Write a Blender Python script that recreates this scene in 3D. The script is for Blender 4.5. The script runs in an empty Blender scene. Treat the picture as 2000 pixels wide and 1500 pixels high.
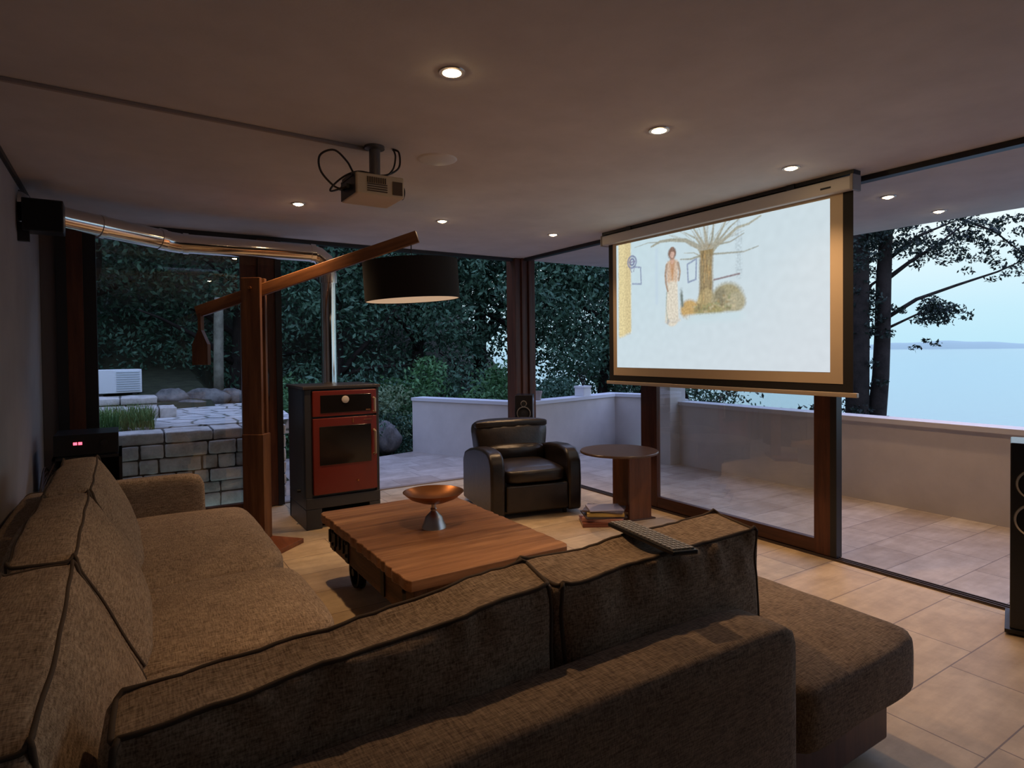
import bpy, bmesh, math, random
import numpy as np
from math import sin, cos, pi, radians
from mathutils import Vector, Matrix, noise

C = bpy.context.scene.collection
S = bpy.context.scene
rnd = random.Random(7)

# ------------------------------------------------------------------ camera
F_PX, CY, YAW, PITCH, ROLL, H = 1192.87, 708.87, .5687, .0186, -.0103, 1.4689
Fv = Vector((sin(YAW)*cos(PITCH), cos(YAW)*cos(PITCH), -sin(PITCH)))
R0 = Vector((cos(YAW), -sin(YAW), 0)); U0 = R0.cross(Fv)
Rv = cos(ROLL)*R0 + sin(ROLL)*U0; Uv = cos(ROLL)*U0 - sin(ROLL)*R0
cam = bpy.data.objects.new('camera', bpy.data.cameras.new('camera')); C.objects.link(cam)
M = Matrix((Rv, Uv, -Fv)).transposed().to_4x4(); M.translation = Vector((0, 0, H)); cam.matrix_world = M
cam.data.sensor_width = 36; cam.data.lens = F_PX/2000*36; cam.data.shift_y = (CY-750)/2000
cam.data.clip_start = .05; cam.data.clip_end = 20000
S.camera = cam
S.view_settings.view_transform = 'Standard'; S.view_settings.look = 'None'
S.view_settings.exposure = 0.0; S.view_settings.gamma = 1; S.view_settings.use_curve_mapping = False

# ------------------------------------------------------------------ dusk sky
W = bpy.data.worlds.new('sky'); S.world = W; W.use_nodes = True
nt = W.node_tree; N = nt.nodes; L = nt.links; N.clear()
out = N.new('ShaderNodeOutputWorld'); bg = N.new('ShaderNodeBackground'); tc = N.new('ShaderNodeTexCoord')
sx = N.new('ShaderNodeSeparateXYZ'); L.new(tc.outputs['Generated'], sx.inputs[0])
r = N.new('ShaderNodeValToRGB'); L.new(sx.outputs['Z'], r.inputs[0])
cr = r.color_ramp; cr.elements[0].position = 0; cr.elements[0].color = (.50, .78, .92, 1)
cr.elements[1].position = .9; cr.elements[1].color = (1.0, 1.3, 2.45, 1)
for p, c_ in ((.05, (.56, .82, .94, 1)), (.17, (.82, .95, .98, 1)), (.40, (1.4, 1.75, 2.75, 1))):
    e = cr.elements.new(p); e.color = c_
mr = N.new('ShaderNodeMapRange'); L.new(sx.outputs['X'], mr.inputs[0])
mr.inputs[1].default_value = -.6; mr.inputs[2].default_value = .85; mr.inputs[3].default_value = .72; mr.inputs[4].default_value = 1.05
L.new(r.outputs[0], bg.inputs[0]); L.new(mr.outputs[0], bg.inputs[1]); L.new(bg.outputs[0], out.inputs[0])

LAMP_W = 62.0        # each ceiling spotlight
LAMP_COL = (1.0, .62, .33)

# ------------------------------------------------------------------ materials
def mat(name, col, rough=.6, metal=0., spec=.5, **k):
    m = bpy.data.materials.new(name); m.use_nodes = True
    b = m.node_tree.nodes['Principled BSDF']
    b.inputs['Base Color'].default_value = (*col, 1); b.inputs['Roughness'].default_value = rough
    b.inputs['Metallic'].default_value = metal; b.inputs['Specular IOR Level'].default_value = spec
    for a, v in k.items(): b.inputs[a.replace('_', ' ')].default_value = v
    return m
def emis(name, col, s):
    m = mat(name, (0, 0, 0)); b = m.node_tree.nodes['Principled BSDF']
    b.inputs['Emission Color'].default_value = (*col, 1); b.inputs['Emission Strength'].default_value = s
    return m
def coords(m, scale=(1, 1, 1), kind='Object', rot=(0, 0, 0)):
    n = m.node_tree.nodes; t = n.new('ShaderNodeTexCoord'); mp = n.new('ShaderNodeMapping')
    mp.inputs['Scale'].default_value = scale; mp.inputs['Rotation'].default_value = rot
    m.node_tree.links.new(t.outputs[kind], mp.inputs[0]); return mp.outputs[0]
def noisetex(m, vec, scale, detail=6, rough=.6):
    t = m.node_tree.nodes.new('ShaderNodeTexNoise'); t.inputs['Scale'].default_value = scale
    t.inputs['Detail'].default_value = detail; t.inputs['Roughness'].default_value = rough
    m.node_tree.links.new(vec, t.inputs['Vector']); return t.outputs['Fac']
def ramp(m, fac, stops):
    t = m.node_tree.nodes.new('ShaderNodeValToRGB'); e = t.color_ramp.elements
    e[0].position, e[0].color = stops[0][0], (*stops[0][1], 1); e[1].position, e[1].color = stops[-1][0], (*stops[-1][1], 1)
    for p, c_ in stops[1:-1]: q = e.new(p); q.color = (*c_, 1)
    m.node_tree.links.new(fac, t.inputs[0]); return t.outputs[0]
def mixc(m, a, b, fac, mode='MIX'):
    t = m.node_tree.nodes.new('ShaderNodeMix'); t.data_type = 'RGBA'; t.blend_type = mode
    for i, v in ((0, fac), (6, a), (7, b)):
        if isinstance(v, (int, float)): t.inputs[i].default_value = v
        elif isinstance(v, tuple): t.inputs[i].default_value = (*v, 1)
        else: m.node_tree.links.new(v, t.inputs[i])
    return t.outputs[2]
def setcol(m, o): m.node_tree.links.new(o, m.node_tree.nodes['Principled BSDF'].inputs['Base Color'])
def bump(m, h, s=.3, d=.01):
    b = m.node_tree.nodes.new('ShaderNodeBump'); b.inputs['Strength'].default_value = s; b.inputs['Distance'].default_value = d
    m.node_tree.links.new(h, b.inputs['Height']); m.node_tree.links.new(b.outputs[0], m.node_tree.nodes['Principled BSDF'].inputs['Normal'])

def plaster(name, col, rough=.9):
    m = mat(name, col, rough, spec=.2); v = coords(m)
    f = noisetex(m, v, 3.0, 5); setcol(m, ramp(m, f, [(.3, tuple(c*.92 for c in col)), (.7, tuple(min(1, c*1.06) for c in col))]))
    bump(m, noisetex(m, v, 60, 3), .12, .004); return m
def wood(name, dark, light, axis='x', scale=1., rough=.5, spec=.4):
    m = mat(name, light, rough, spec=spec)
    s = {'x': (1.2, 14, 14), 'y': (14, 1.2, 14), 'z': (14, 14, 1.2)}[axis]
    v = coords(m, tuple(a*scale for a in s)); f = noisetex(m, v, 1.6, 8, .65)
    v2 = coords(m, tuple(a*scale*.22 for a in s)); f2 = noisetex(m, v2, 1.5, 3)
    c1 = ramp(m, f, [(.28, dark), (.5, tuple((a+b)/2 for a, b in zip(dark, light))), (.72, light)])
    setcol(m, mixc(m, c1, ramp(m, f2, [(.35, (.6, .5, .45)), (.65, (1, 1, 1))]), .8, 'MULTIPLY')); bump(m, f, .25, .004); return m
def stone_tiles(name, c1, c2, mortar, bw, bh, off=(0, 0), rough=.45):
    m = mat(name, c1, rough, spec=.4); n = m.node_tree.nodes
    v = coords(m); mp = n[-1]; mp.inputs['Location'].default_value = (off[0], off[1], 0)
    b = n.new('ShaderNodeTexBrick'); m.node_tree.links.new(v, b.inputs['Vector'])
    b.offset = .37; b.offset_frequency = 2; b.squash = 1.6; b.squash_frequency = 3
    for k, val in (('Scale', 1.), ('Mortar Size', .0035), ('Mortar Smooth', .3), ('Bias', 0.), ('Brick Width', bw), ('Row Height', bh)): b.inputs[k].default_value = val
    b.inputs['Color1'].default_value = (*c1, 1); b.inputs['Color2'].default_value = (*c2, 1); b.inputs['Mortar'].default_value = (*mortar, 1)
    f = noisetex(m, v, 4.5, 8, .62); f2 = noisetex(m, coords(m, (1.5, 9, 1)), 2., 5)
    cc = mixc(m, b.outputs['Color'], ramp(m, f, [(.3, (.66, .60, .56)), (.62, (1.05, 1.02, 1.))]), .8, 'MULTIPLY')
    cc = mixc(m, cc, ramp(m, f2, [(.4, (.8, .76, .72)), (.6, (1, 1, 1))]), .5, 'MULTIPLY')
    setcol(m, cc); bump(m, mixc(m, f, b.outputs['Fac'], .4), .18, .006); return m
def fabric(name, dark, light):
    m = mat(name, light, .95, spec=.15)
    b = m.node_tree.nodes['Principled BSDF']; b.inputs['Sheen Weight'].default_value = .04; b.inputs['Sheen Roughness'].default_value = .5
    a = noisetex(m, coords(m, (30, 260, 260)), 1., 2); c_ = noisetex(m, coords(m, (260, 30, 90)), 1., 2)
    g = noisetex(m, coords(m), 7, 4)
    mx = mixc(m, a, c_, .5)
    cc = ramp(m, mx, [(.36, dark), (.64, light)])
    setcol(m, mixc(m, cc, ramp(m, g, [(.3, (.78, .74, .72)), (.7, (1.08, 1.06, 1.02))]), .8, 'MULTIPLY')); bump(m, mx, .35, .003); return m

PAINT = plaster('ceiling_paint', (.60, .56, .54))
WALLP = plaster('grey_plaster', (.33, .31, .32))
SOFFIT = plaster('soffit_paint', (.62, .60, .60))
TILE = stone_tiles('indoor_stone', (.74, .60, .39), (.62, .475, .30), (.28, .21, .15), .62, .36, (.3, .53))
PAVE = stone_tiles('terrace_stone', (.62, .57, .53), (.47, .41, .37), (.24, .21, .20), .48, .33, (.1, .25), .4)
PARA = plaster('parapet_render', (.60, .56, .54))
CAP = mat('parapet_cap', (.62, .62, .66), .6)
FRAMEW = wood('dark_wood_frame', (.045, .016, .009), (.15, .052, .026), 'z', 1., .45)
FRAMEX = wood('dark_wood_rail', (.04, .016, .010), (.12, .045, .025), 'y', 1., .45)
BLACK = mat('black_metal', (.012, .011, .013), .45)
BLACKP = mat('black_plastic', (.010, .010, .012), .35)
GREYB = mat('grey_brown_pilaster', (.14, .115, .11), .8)
CHROME = mat('chrome', (.78, .76, .74), .12, 1.)
STEEL = mat('steel', (.45, .45, .46), .35, 1.)
ALU = mat('white_aluminium', (.62, .58, .55), .45)
GLASS = mat('window_glass', (1, 1, 1), .0, Transmission_Weight=1., IOR=1.45)
def thin_glass(name, tint, rough=.0, ior=1.55):
    # single sheet: mostly transparent with a fresnel mirror, so light passes through
    m = bpy.data.materials.new(name); m.use_nodes = True; n = m.node_tree.nodes; l = m.node_tree.links; n.clear()
    o = n.new('ShaderNodeOutputMaterial'); mx = n.new('ShaderNodeMixShader'); t = n.new('ShaderNodeBsdfTransparent'); g = n.new('ShaderNodeBsdfGlossy')
    fr = n.new('ShaderNodeFresnel'); ge = n.new('ShaderNodeNewGeometry'); mi_ = n.new('ShaderNodeMapRange'); mi_.inputs[3].default_value = ior; mi_.inputs[4].default_value = 1/ior; l.new(ge.outputs['Backfacing'], mi_.inputs[0]); l.new(mi_.outputs[0], fr.inputs[0]); mu = n.new('ShaderNodeMath'); mu.operation = 'MULTIPLY'; mu.inputs[1].default_value = 1.7
    t.inputs[0].default_value = (*tint, 1); g.inputs['Roughness'].default_value = rough
    l.new(fr.outputs[0], mu.inputs[0]); l.new(mu.outputs[0], mx.inputs[0]); l.new(t.outputs[0], mx.inputs[1]); l.new(g.outputs[0], mx.inputs[2]); l.new(mx.outputs[0], o.inputs[0]); return m
PANE = thin_glass('pane_glass', (.93, .95, .94))
SOFA = fabric('sofa_fabric', (.15, .105, .070), (.49, .375, .27))
PIPE = mat('piping_cord', (.075, .05, .032), .9)
PIPEL = mat('piping_light', (.30, .22, .15), .9)
def leather():
    m = mat('black_leather', (.035, .022, .016), .34, spec=.5); v = coords(m)
    setcol(m, ramp(m, noisetex(m, v, 9, 5), [(.3, (.010, .007, .006)), (.7, (.026, .017, .013))])); bump(m, noisetex(m, v, 45, 5), .25, .006); return m
LEATHER = leather()
TABLEW = wood('rustic_plank_wood', (.17, .072, .030), (.50, .26, .125), 'x', .8, .5)
TABLED = wood('aged_cart_wood', (.05, .025, .013), (.22, .105, .05), 'y', .9, .65)
LAMPW = wood('orange_walnut', (.085, .034, .015), (.27, .125, .055), 'z', .9, .4)
LAMPX = wood('orange_walnut_beam', (.14, .055, .02), (.42, .185, .075), 'x', .8, .4)
IRON = mat('dark_iron', (.02, .018, .017), .55, .6)
REDEN = mat('red_enamel', (.17, .020, .012), .28)
STOVEM = mat('stove_graphite', (.030, .031, .036), .42)
OVENG = mat('oven_glass', (.012, .010, .009), .12)
SIDEW = wood('side_table_brown', (.08, .03, .014), (.22, .085, .038), 'z', .7, .35)
SIDET = mat('side_table_top', (.09, .055, .042), .3)
COPPER = mat('aged_copper', (.42, .17, .06), .3, .85)
SHADE = mat('black_shade_fabric', (.010, .008, .008), .9)
DIFF = mat('shade_diffuser', (.62, .52, .40), .7); DIFF.node_tree.nodes['Principled BSDF'].inputs['Emission Color'].default_value = (1, .68, .42, 1); DIFF.node_tree.nodes['Principled BSDF'].inputs['Emission Strength'].default_value = .38
CABLE = mat('black_cable', (.02, .012, .010), .5)
CREAM = mat('projector_shell', (.62, .50, .34), .45)
RUB = mat('rubber', (.01, .01, .01), .8)
def rockmat(name, a, b):
    m = mat(name, b, .85, spec=.2); v = coords(m); f = noisetex(m, v, 5, 8, .7)
    setcol(m, ramp(m, f, [(.3, a), (.6, b)])); bump(m, noisetex(m, v, 22, 8, .7), .6, .02); return m
STONE = rockmat('wall_stone', (.34, .31, .28), (.66, .62, .58))
BOULDER = rockmat('boulder_stone', (.05, .05, .05), (.20, .19, .18))
def flagmat():
    m = mat('flag_stone', (.5, .5, .5), .8); v = coords(m); n = m.node_tree.nodes
    t = n.new('ShaderNodeTexVoronoi'); t.feature = 'DISTANCE_TO_EDGE'; t.inputs['Scale'].default_value = 3.2; m.node_tree.links.new(v, t.inputs['Vector'])
    f = noisetex(m, v, 6, 6); c1 = ramp(m, f, [(.3, (.42, .41, .40)), (.7, (.68, .66, .63))])
    setcol(m, mixc(m, (.10, .11, .09), c1, ramp(m, t.outputs['Distance'], [(.02, (0, 0, 0)), (.06, (1, 1, 1))]))); bump(m, t.outputs['Distance'], .6, .03); return m
FLAG = flagmat()
def leafmat(name, a, b, rough=.55):
    m = mat(name, b, rough, spec=.25); n = m.node_tree.nodes
    v = coords(m); f = noisetex(m, v, 1.1, 3); g = noisetex(m, v, 14, 2)
    c1 = mixc(m, a, b, ramp(m, mixc(m, f, g, .5), [(.38, (0, 0, 0)), (.62, (1, 1, 1))])); setcol(m, c1)
    bs = n['Principled BSDF']; bs.inputs['Subsurface Weight'].default_value = 0
    return m
LEAFD = leafmat('oak_leaf', (.018, .050, .034), (.095, .19, .12))
LEAFM = leafmat('shrub_leaf', (.025, .07, .025), (.10, .24, .09))
LEAFP = leafmat('pale_shrub_leaf', (.06, .10, .05), (.20, .28, .15))
LEAFK = leafmat('pine_leaf', (.008, .014, .012), (.03, .05, .038))
BARK = rockmat('bark', (.010, .008, .007), (.035, .027, .024))
PALEBARK = rockmat('pale_bark', (.12, .115, .09), (.26, .25, .20))
SOIL = rockmat('woodland_soil', (.018, .022, .012), (.05, .055, .03))
GRASS = leafmat('grass_blade', (.05, .12, .03), (.22, .36, .11))

# ------------------------------------------------------------------ mesh building
class MB:
    def __init__(s): s.v = []; s.f = []; s.m = []
    def add(s, vs, fs, mi=0):
        o = len(s.v); s.v += [tuple(v) for v in vs]; s.f += [tuple(i+o for i in f) for f in fs]; s.m += [mi]*len(fs); return s
    def box(s, x0, x1, y0, y1, z0, z1, mi=0):
        return s.add([(x, y, z) for z in (z0, z1) for y in (y0, y1) for x in (x0, x1)],
                     [(0, 2, 3, 1), (4, 5, 7, 6), (0, 1, 5, 4), (2, 6, 7, 3), (0, 4, 6, 2), (1, 3, 7, 5)], mi)
    def obox(s, c, u, v, w, mi=0):   # centre and three half-axis vectors
        c, u, v, w = map(Vector, (c, u, v, w))
        return s.add([c+a*u+b*v+d*w for d in (-1, 1) for b in (-1, 1) for a in (-1, 1)],
                     [(0, 2, 3, 1), (4, 5, 7, 6), (0, 1, 5, 4), (2, 6, 7, 3), (0, 4, 6, 2), (1, 3, 7, 5)], mi)
    def prism(s, poly, z0, z1, mi=0, axis='z'):
        n = len(poly)
        P = {'z': lambda a, b, c: (a, b, c), 'x': lambda a, b, c: (c, a, b), 'y': lambda a, b, c: (a, c, b)}[axis]
        return s.add([P(a, b, z0) for a, b in poly]+[P(a, b, z1) for a, b in poly],
                     [tuple(range(n))[::-1], tuple(range(n, 2*n))]+[(i, (i+1) % n, n+(i+1) % n, n+i) for i in range(n)], mi)
    def tube(s, path, r, n=10, mi=0, closed=False, cap=True):
        P = [Vector(p) for p in path]; R = r if isinstance(r, (list, tuple)) else [r]*len(P); m = len(P)
        vs = []; up = None
        for i, p in enumerate(P):
            a = P[(i-1) % m] if (closed or i > 0) else p; b = P[(i+1) % m] if (closed or i < m-1) else p
            d = (b-a).normalized()
            if up is None: up = Vector((0, 0, 1)) if abs(d.z) < .9 else Vector((1, 0, 0))
            x = d.cross(up).normalized(); up = x.cross(d).normalized()
            vs += [p+R[i]*(cos(2*pi*k/n)*x+sin(2*pi*k/n)*up) for k in range(n)]
        fs = []
        for i in range(m if closed else m-1):
            j = (i+1) % m
            fs += [(i*n+k, i*n+(k+1) % n, j*n+(k+1) % n, j*n+k) for k in range(n)]
        if cap and not closed: fs += [tuple(range(n))[::-1], tuple((m-1)*n+k for k in range(n))]
        return s.add(vs, fs, mi)
    def lathe(s, prof, c=(0, 0, 0), n=32, mi=0, rot=None, cap=True):
        vs = []
        for r_, z in prof: vs += [Vector((r_*cos(2*pi*k/n), r_*sin(2*pi*k/n), z)) for k in range(n)]
        if rot is not None: vs = [rot @ v for v in vs]
        vs = [v+Vector(c) for v in vs]; fs = []
        for i in range(len(prof)-1): fs += [(i*n+k, i*n+(k+1) % n, (i+1)*n+(k+1) % n, (i+1)*n+k) for k in range(n)]
        if cap and prof[0][0] > 1e-5: fs.append(tuple(range(n))[::-1])
        if cap and prof[-1][0] > 1e-5: fs.append(tuple((len(prof)-1)*n+k for k in range(n)))
        return s.add(vs, fs, mi)
    def ring(s, c, nrm, r1, r2, h, n=36, mi=0):
        q = Vector((0, 0, 1)).rotation_difference(Vector(nrm)).to_matrix()
        return s.lathe([(r1, 0), (r1, h), (r2, h), (r2, 0), (r1, 0)], c, n, mi, q)

def tag(o, label=None, cat=None, group=None, kind=None):
    if label: o['label'] = label
    if cat: o['category'] = cat
    if group: o['group'] = group
    if kind: o['kind'] = kind
    return o
def thing(name, label, cat, loc=(0, 0, 0), rz=0, group=None):
    o = bpy.data.objects.new(name, None); o.empty_display_size = .1; C.objects.link(o); o.location = loc; o.rotation_euler = (0, 0, rz)
    o['_l'] = 0; del o['_l']
    return tag(o, label, cat, group)
def xf(root): return Matrix.Translation(root.location) @ root.rotation_euler.to_matrix().to_4x4()
def obj(name, mb, mats, parent=None, bevel=0, smooth=False, world=False, seg=2, loc=None):
    if not isinstance(mats, (list, tuple)): mats = [mats]
    me = bpy.data.meshes.new(name); vs = mb.v
    if world and parent is not None:
        p = parent; T = Matrix.Identity(4)
        while p is not None: T = xf(p) @ T; p = p.parent
        Ti = T.inverted(); vs = [tuple(Ti @ Vector(v)) for v in vs]
    if loc is not None: vs = [tuple(Vector(v)-Vector(loc)) for v in vs]
    me.from_pydata(vs, [], mb.f); [me.materials.append(m) for m in mats]
    if len(mats) > 1: me.polygons.foreach_set('material_index', mb.m)
    bm = bmesh.new(); bm.from_mesh(me); bmesh.ops.recalc_face_normals(bm, faces=bm.faces); bm.to_mesh(me); bm.free()
    if smooth: me.polygons.foreach_set('use_smooth', [True]*len(me.polygons))
    o = bpy.data.objects.new(name, me); C.objects.link(o); o.parent = parent
    if loc is not None: o.location = loc
    if bevel:
        b = o.modifiers.new('bevel', 'BEVEL'); b.width = bevel; b.segments = seg; b.limit_method = 'ANGLE'; b.harden_normals = False
        me.polygons.foreach_set('use_smooth', [True]*len(me.polygons)); w = o.modifiers.new('wn', 'WEIGHTED_NORMAL'); w.keep_sharp = True
    if smooth == 'auto':
        me.set_sharp_from_angle(angle=radians(35))
    return o
def struct(name, mb, mats, **k): return tag(obj(name, mb, mats, **k), kind='structure')
def copy_tree(o, parent=None):
    c_ = o.copy(); C.objects.link(c_)
    if parent is not None: c_.parent = parent
    for ch in list(o.children): copy_tree(ch, c_)
    return c_

# ================================================================== SETTING
XL, XR, YB, CH = -.545, 4.147, 6.26, 2.6
struct('floor', MB().box(XL-.15, XR+.06, -4.6, YB+.05, -.12, 0), TILE)
struct('ceiling', MB().box(XL-.15, XR-.02, -4.6, YB+.06, CH, CH+.2), PAINT)
sf = struct('ceiling_soffit', MB().box(XR+.05, 6.22, -3.0, YB+.06, CH, CH+.2), SOFFIT); sf.name = 'trim_7'
struct('wall_left', MB().box(XL-.15, XL, -4.6, YB+.06, 0, CH), WALLP)
struct('wall_rear', MB().box(XL-.15, XR+.06, -4.75, -4.6, 0, CH), plaster('dark_plaster', (.07, .055, .05)))  # unseen rear walls, set far back and coloured dark to cut bounce light
struct('wall_right', MB().box(XR-.02, XR+.13, -4.6, -.7, 0, CH), bpy.data.materials['dark_plaster'])
# terrace paving: inside the parapet and round the corner
terr = [(XR+.06, -3.), (6.1, -3.), (6.15, 5.5), (6.55, 7.0), (4.42, 6.62), (3.62, 8.42), (3.0, 8.28), (2.4, 8.9), (1.15, 8.9), (1.15, YB+.05), (XR+.06, YB+.05)]
struct('terrace_floor', MB().prism(terr, -.12, 0), PAVE)
# tracks
t = MB(); t.box(XR-.02, XR+.05, -.7, YB-.1, CH-.035, CH+.01); struct('trim_1', t, BLACK)
t = MB(); t.box(1.31, 4.02, YB-.03, YB+.05, CH-.035, CH+.01); t.box(XL+.15, 1.31, YB-.03, YB+.05, CH-.05, CH+.01); struct('trim_2', t, BLACK)
t = MB(); t.box(XR-.03, XR+.06, -.7, YB-.1, 0, .006)
for k in range(3): t.box(XR-.022+k*.03, XR-.014+k*.03, -.7, YB-.1, .006, .014)
struct('trim_3', t, [mat('floor_track', (.10, .075, .065), .4, .5)])
t = MB(); t.box(1.31, 4.02, YB-.02, YB+.05, 0, .012); struct('trim_4', t, mat('threshold', (.30, .24, .20), .5))
struct('trim_5', MB().box(XL, XL+.02, -1.6, YB-.1, CH-.03, CH), BLACK)  # black strip standing in for the shadow gap under the ceiling
# corner post of the glass walls
t = MB(); t.box(4.02, 4.31, YB-.06, YB+.14, 0, CH); t.box(4.10, 4.14, YB-.085, YB-.06, 0, CH); t.box(4.20, 4.24, YB-.085, YB-.06, 0, CH)
struct('trim_6', t, FRAMEW, bevel=.006)
# pilaster left of the glass
t = MB(); t.box(XL, -.44, YB-.04, YB+.1, 0, CH); struct('baseboard_1', t, GREYB, bevel=.004).name = 'trim_8'
# fixed window at the left of the back wall
w1 = tag(thing('window_1', None, None, (.3, YB, 0)), kind='structure')
t = MB(); t.box(-.44, -.37, YB-.07, YB+.08, 0, CH); obj('jamb', t, BLACK, w1, world=True)
t = MB(); t.box(-.37, -.26, YB-.05, YB+.08, 0, CH-.04); t.box(-.26, -.17, YB-.01, YB+.10, .04, CH-.05, 1)
obj('frame_stile', t, [FRAMEW, BLACK], w1, world=True)
t = MB(); t.box(-.17, 1.10, YB-.01, YB+.07, .0, .05); t.box(-.17, 1.10, YB-.01, YB+.07, 2.47, CH-.05); obj('frame_rail', t, FRAMEX, w1, world=True)
obj('glass_pane', MB().box(-.17, 1.02, YB+.028, YB+.030, .05, 2.47), PANE, w1, world=True)
# sliding door pushed back against it
d1 = tag(thing('door_1', None, None, (1.2, YB, 0)), kind='structure')
t = MB(); t.box(.95, 1.10, YB-.06, YB-.015, .01, CH-.05); t.box(1.10, 1.20, YB-.09, YB-.015, .01, CH-.04); t.box(1.20, 1.255, YB-.075, YB+.03, .01, CH-.04)
t.box(1.255, 1.31, YB-.09, YB+.05, .01, CH-.04, 1)
obj('door_stile', t, [FRAMEW, BLACK], d1, world=True)
t = MB(); t.tube([(1.165, YB-.095, 1.06), (1.165, YB-.135, 1.08), (1.165, YB-.135, 1.28), (1.165, YB-.095, 1.30)], .011, 8); t.box(1.145, 1.185, YB-.098, YB-.088, 1.03, 1.33)
obj('door_handle', t, BLACKP, d1, world=True)
# sliding glass door under the projection screen
d2 = tag(thing('door_2', None, None, (XR, 3.3, 0)), kind='structure')
X0, X1 = XR-.005, XR+.045
t = MB(); t.box(X0, X1, 4.02, 4.22, .015, CH-.035); obj('stile_far', t, FRAMEW, d2, world=True, bevel=.003).name = 'stile'
t = MB(); t.box(X0, X1, 2.36, 2.50, .015, CH-.035); t.box(X0-.004, X1+.012, 2.335, 2.38, .015, CH-.035, 1); obj('stile', t, [FRAMEW, BLACK], d2, world=True)
t = MB(); t.box(X0+.002, X1-.002, 2.50, 4.02, .015, .115); obj('bottom_rail', t, FRAMEX, d2, world=True, bevel=.003)
t = MB(); t.box(X0+.002, X1-.002, 2.50, 4.02, CH-.14, CH-.035); obj('top_rail', t, FRAMEX, d2, world=True)
obj('glass_pane', MB().box(XR+.020, XR+.022, 2.50, 4.02, .115, CH-.14), PANE, d2, world=True)

# parapet round the terrace
def parapet(name, pts, h=.76, th=.2, side=1):
    m = MB(); n = len(pts)
    P = [Vector((a, b, 0)) for a, b in pts]
    offs = []
    for i in range(n):
        a = P[max(i-1, 0)]; b = P[min(i+1, n-1)]; d1_ = (P[i]-a).normalized() if i else (b-P[i]).normalized(); d2_ = (b-P[i]).normalized() if i < n-1 else d1_
        nn = (Vector((d1_.y, -d1_.x, 0))+Vector((d2_.y, -d2_.x, 0))).normalized(); k = 1/max(.4, nn.dot(Vector((d1_.y, -d1_.x, 0)))); offs.append(nn*k*side)
    def strip(i0, o0, o1, z0, z1, mi):
        vs = []
        for i in range(n): vs += [P[i]+offs[i]*o0+Vector((0, 0, z0)), P[i]+offs[i]*o1+Vector((0, 0, z0)), P[i]+offs[i]*o1+Vector((0, 0, z1)), P[i]+offs[i]*o0+Vector((0, 0, z1))]
        fs = [(0, 1, 2, 3), (4*n-4, 4*n-1, 4*n-2, 4*n-3)]
        for i in range(n-1):
            for k in range(4): fs.append((4*i+k, 4*i+4+k, 4*i+4+(k+1) % 4, 4*i+(k+1) % 4))
        m.add(vs, fs, mi)
    strip(0, 0, th, -.12, h, 0); strip(0, -.025, th+.025, h, h+.045, 1)
    return m
pl = parapet('p', [(3.62, 8.42), (4.42, 6.62), (6.42, 7.1), (6.62, 6.6), (6.2, 5.72)], side=-1)
struct('wall_parapet', pl, [PARA, CAP]).name = 'wall_back_parapet'
pr_ = parapet('p', [(6.03, 5.45), (6.03, -3.0)], side=-1)
struct('wall_parapet', pr_, [PARA, CAP]).name = 'wall_right_parapet'
struct('wall_column', MB().box(5.86, 6.14, 5.45, 5.72, 0, CH), PARA).name = 'trim_9'

# ------------------------------------------------------------------ ground, sea, far shore
def hgt(x, y):
    base = -.16
    up = max(0, min(1, (y-6.9)/.5))*max(0, min(1, (1.75-x)/.5))       # raised garden behind the stone wall
    h = base+up*(.84+max(0, y-8.2)*.09)
    if y > 9.5: h = max(h, base+min((y-9.5)*.16, 8)*max(0, min(1, (9-x)/4)))
    if y > 14: h += min((y-14)*.9, 9)*max(0, min(1, (13-x)/3))  # steep bank added behind the wood to block the bright sky
    sea = max(0, x-8.0); h -= sea*.34+max(0, -(y-2)-2)*.05
    if x > 6.6: h -= .5*min(1, (x-6.6)/1.)
    h += .10*noise.noise(Vector((x*.6, y*.6, 3)))*(1 if (x > 6.5 or y > 9 or x < -1) else 0)
    return max(h, -18)
g = MB(); nx, ny = 110, 110; xs = [-25+70*(i/nx) for i in range(nx+1)]; ys = [-20+70*(j/ny) for j in range(ny+1)]
g.v = [(x, y, hgt(x, y)) for y in ys for x in xs]
g.f = [(j*(nx+1)+i, j*(nx+1)+i+1, (j+1)*(nx+1)+i+1, (j+1)*(nx+1)+i) for j in range(ny) for i in range(nx)
       if not (xs[i+1] > -1.4 and xs[i] < 6.4 and ys[j+1] > -4 and ys[j] < 6.2)]; g.m = [0]*len(g.f)
struct('ground', g, SOIL, smooth=True)
sea = mat('sea_water', (.10, .28, .34), .12, spec=.6); v = coords(sea, (.25, .6, 1)); bump(sea, noisetex(sea, v, 1.2, 6), .25, .2)
struct('sea', MB().box(12, 9000, -6000, 9000, -12.2, -12), sea)
hm = MB()
pts = []
for i in range(41):
    a = i/40; x = 5200+900*a; y = 1300+2600*a
    pts.append((x, y, -12+62*(sin(pi*min(1, a*1.15))**.8)*(1+.25*noise.noise(Vector((a*9, 0, 0))))))
hv = []
for x, y, z in pts: hv += [(x, y, -14), (x+80, y+10, z*.6), (x+220, y+30, max(z, -10)), (x+700, y+80, -14)]
hm.v = hv; hm.f = [(4*i+k, 4*i+4+k, 4*i+5+k, 4*i+1+k) for i in range(40) for k in range(3)]; hm.m = [0]*len(hm.f)
struct('far_shore', hm, mat('hazy_shore', (.40, .48, .42), 1., spec=0), smooth=True)

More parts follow.
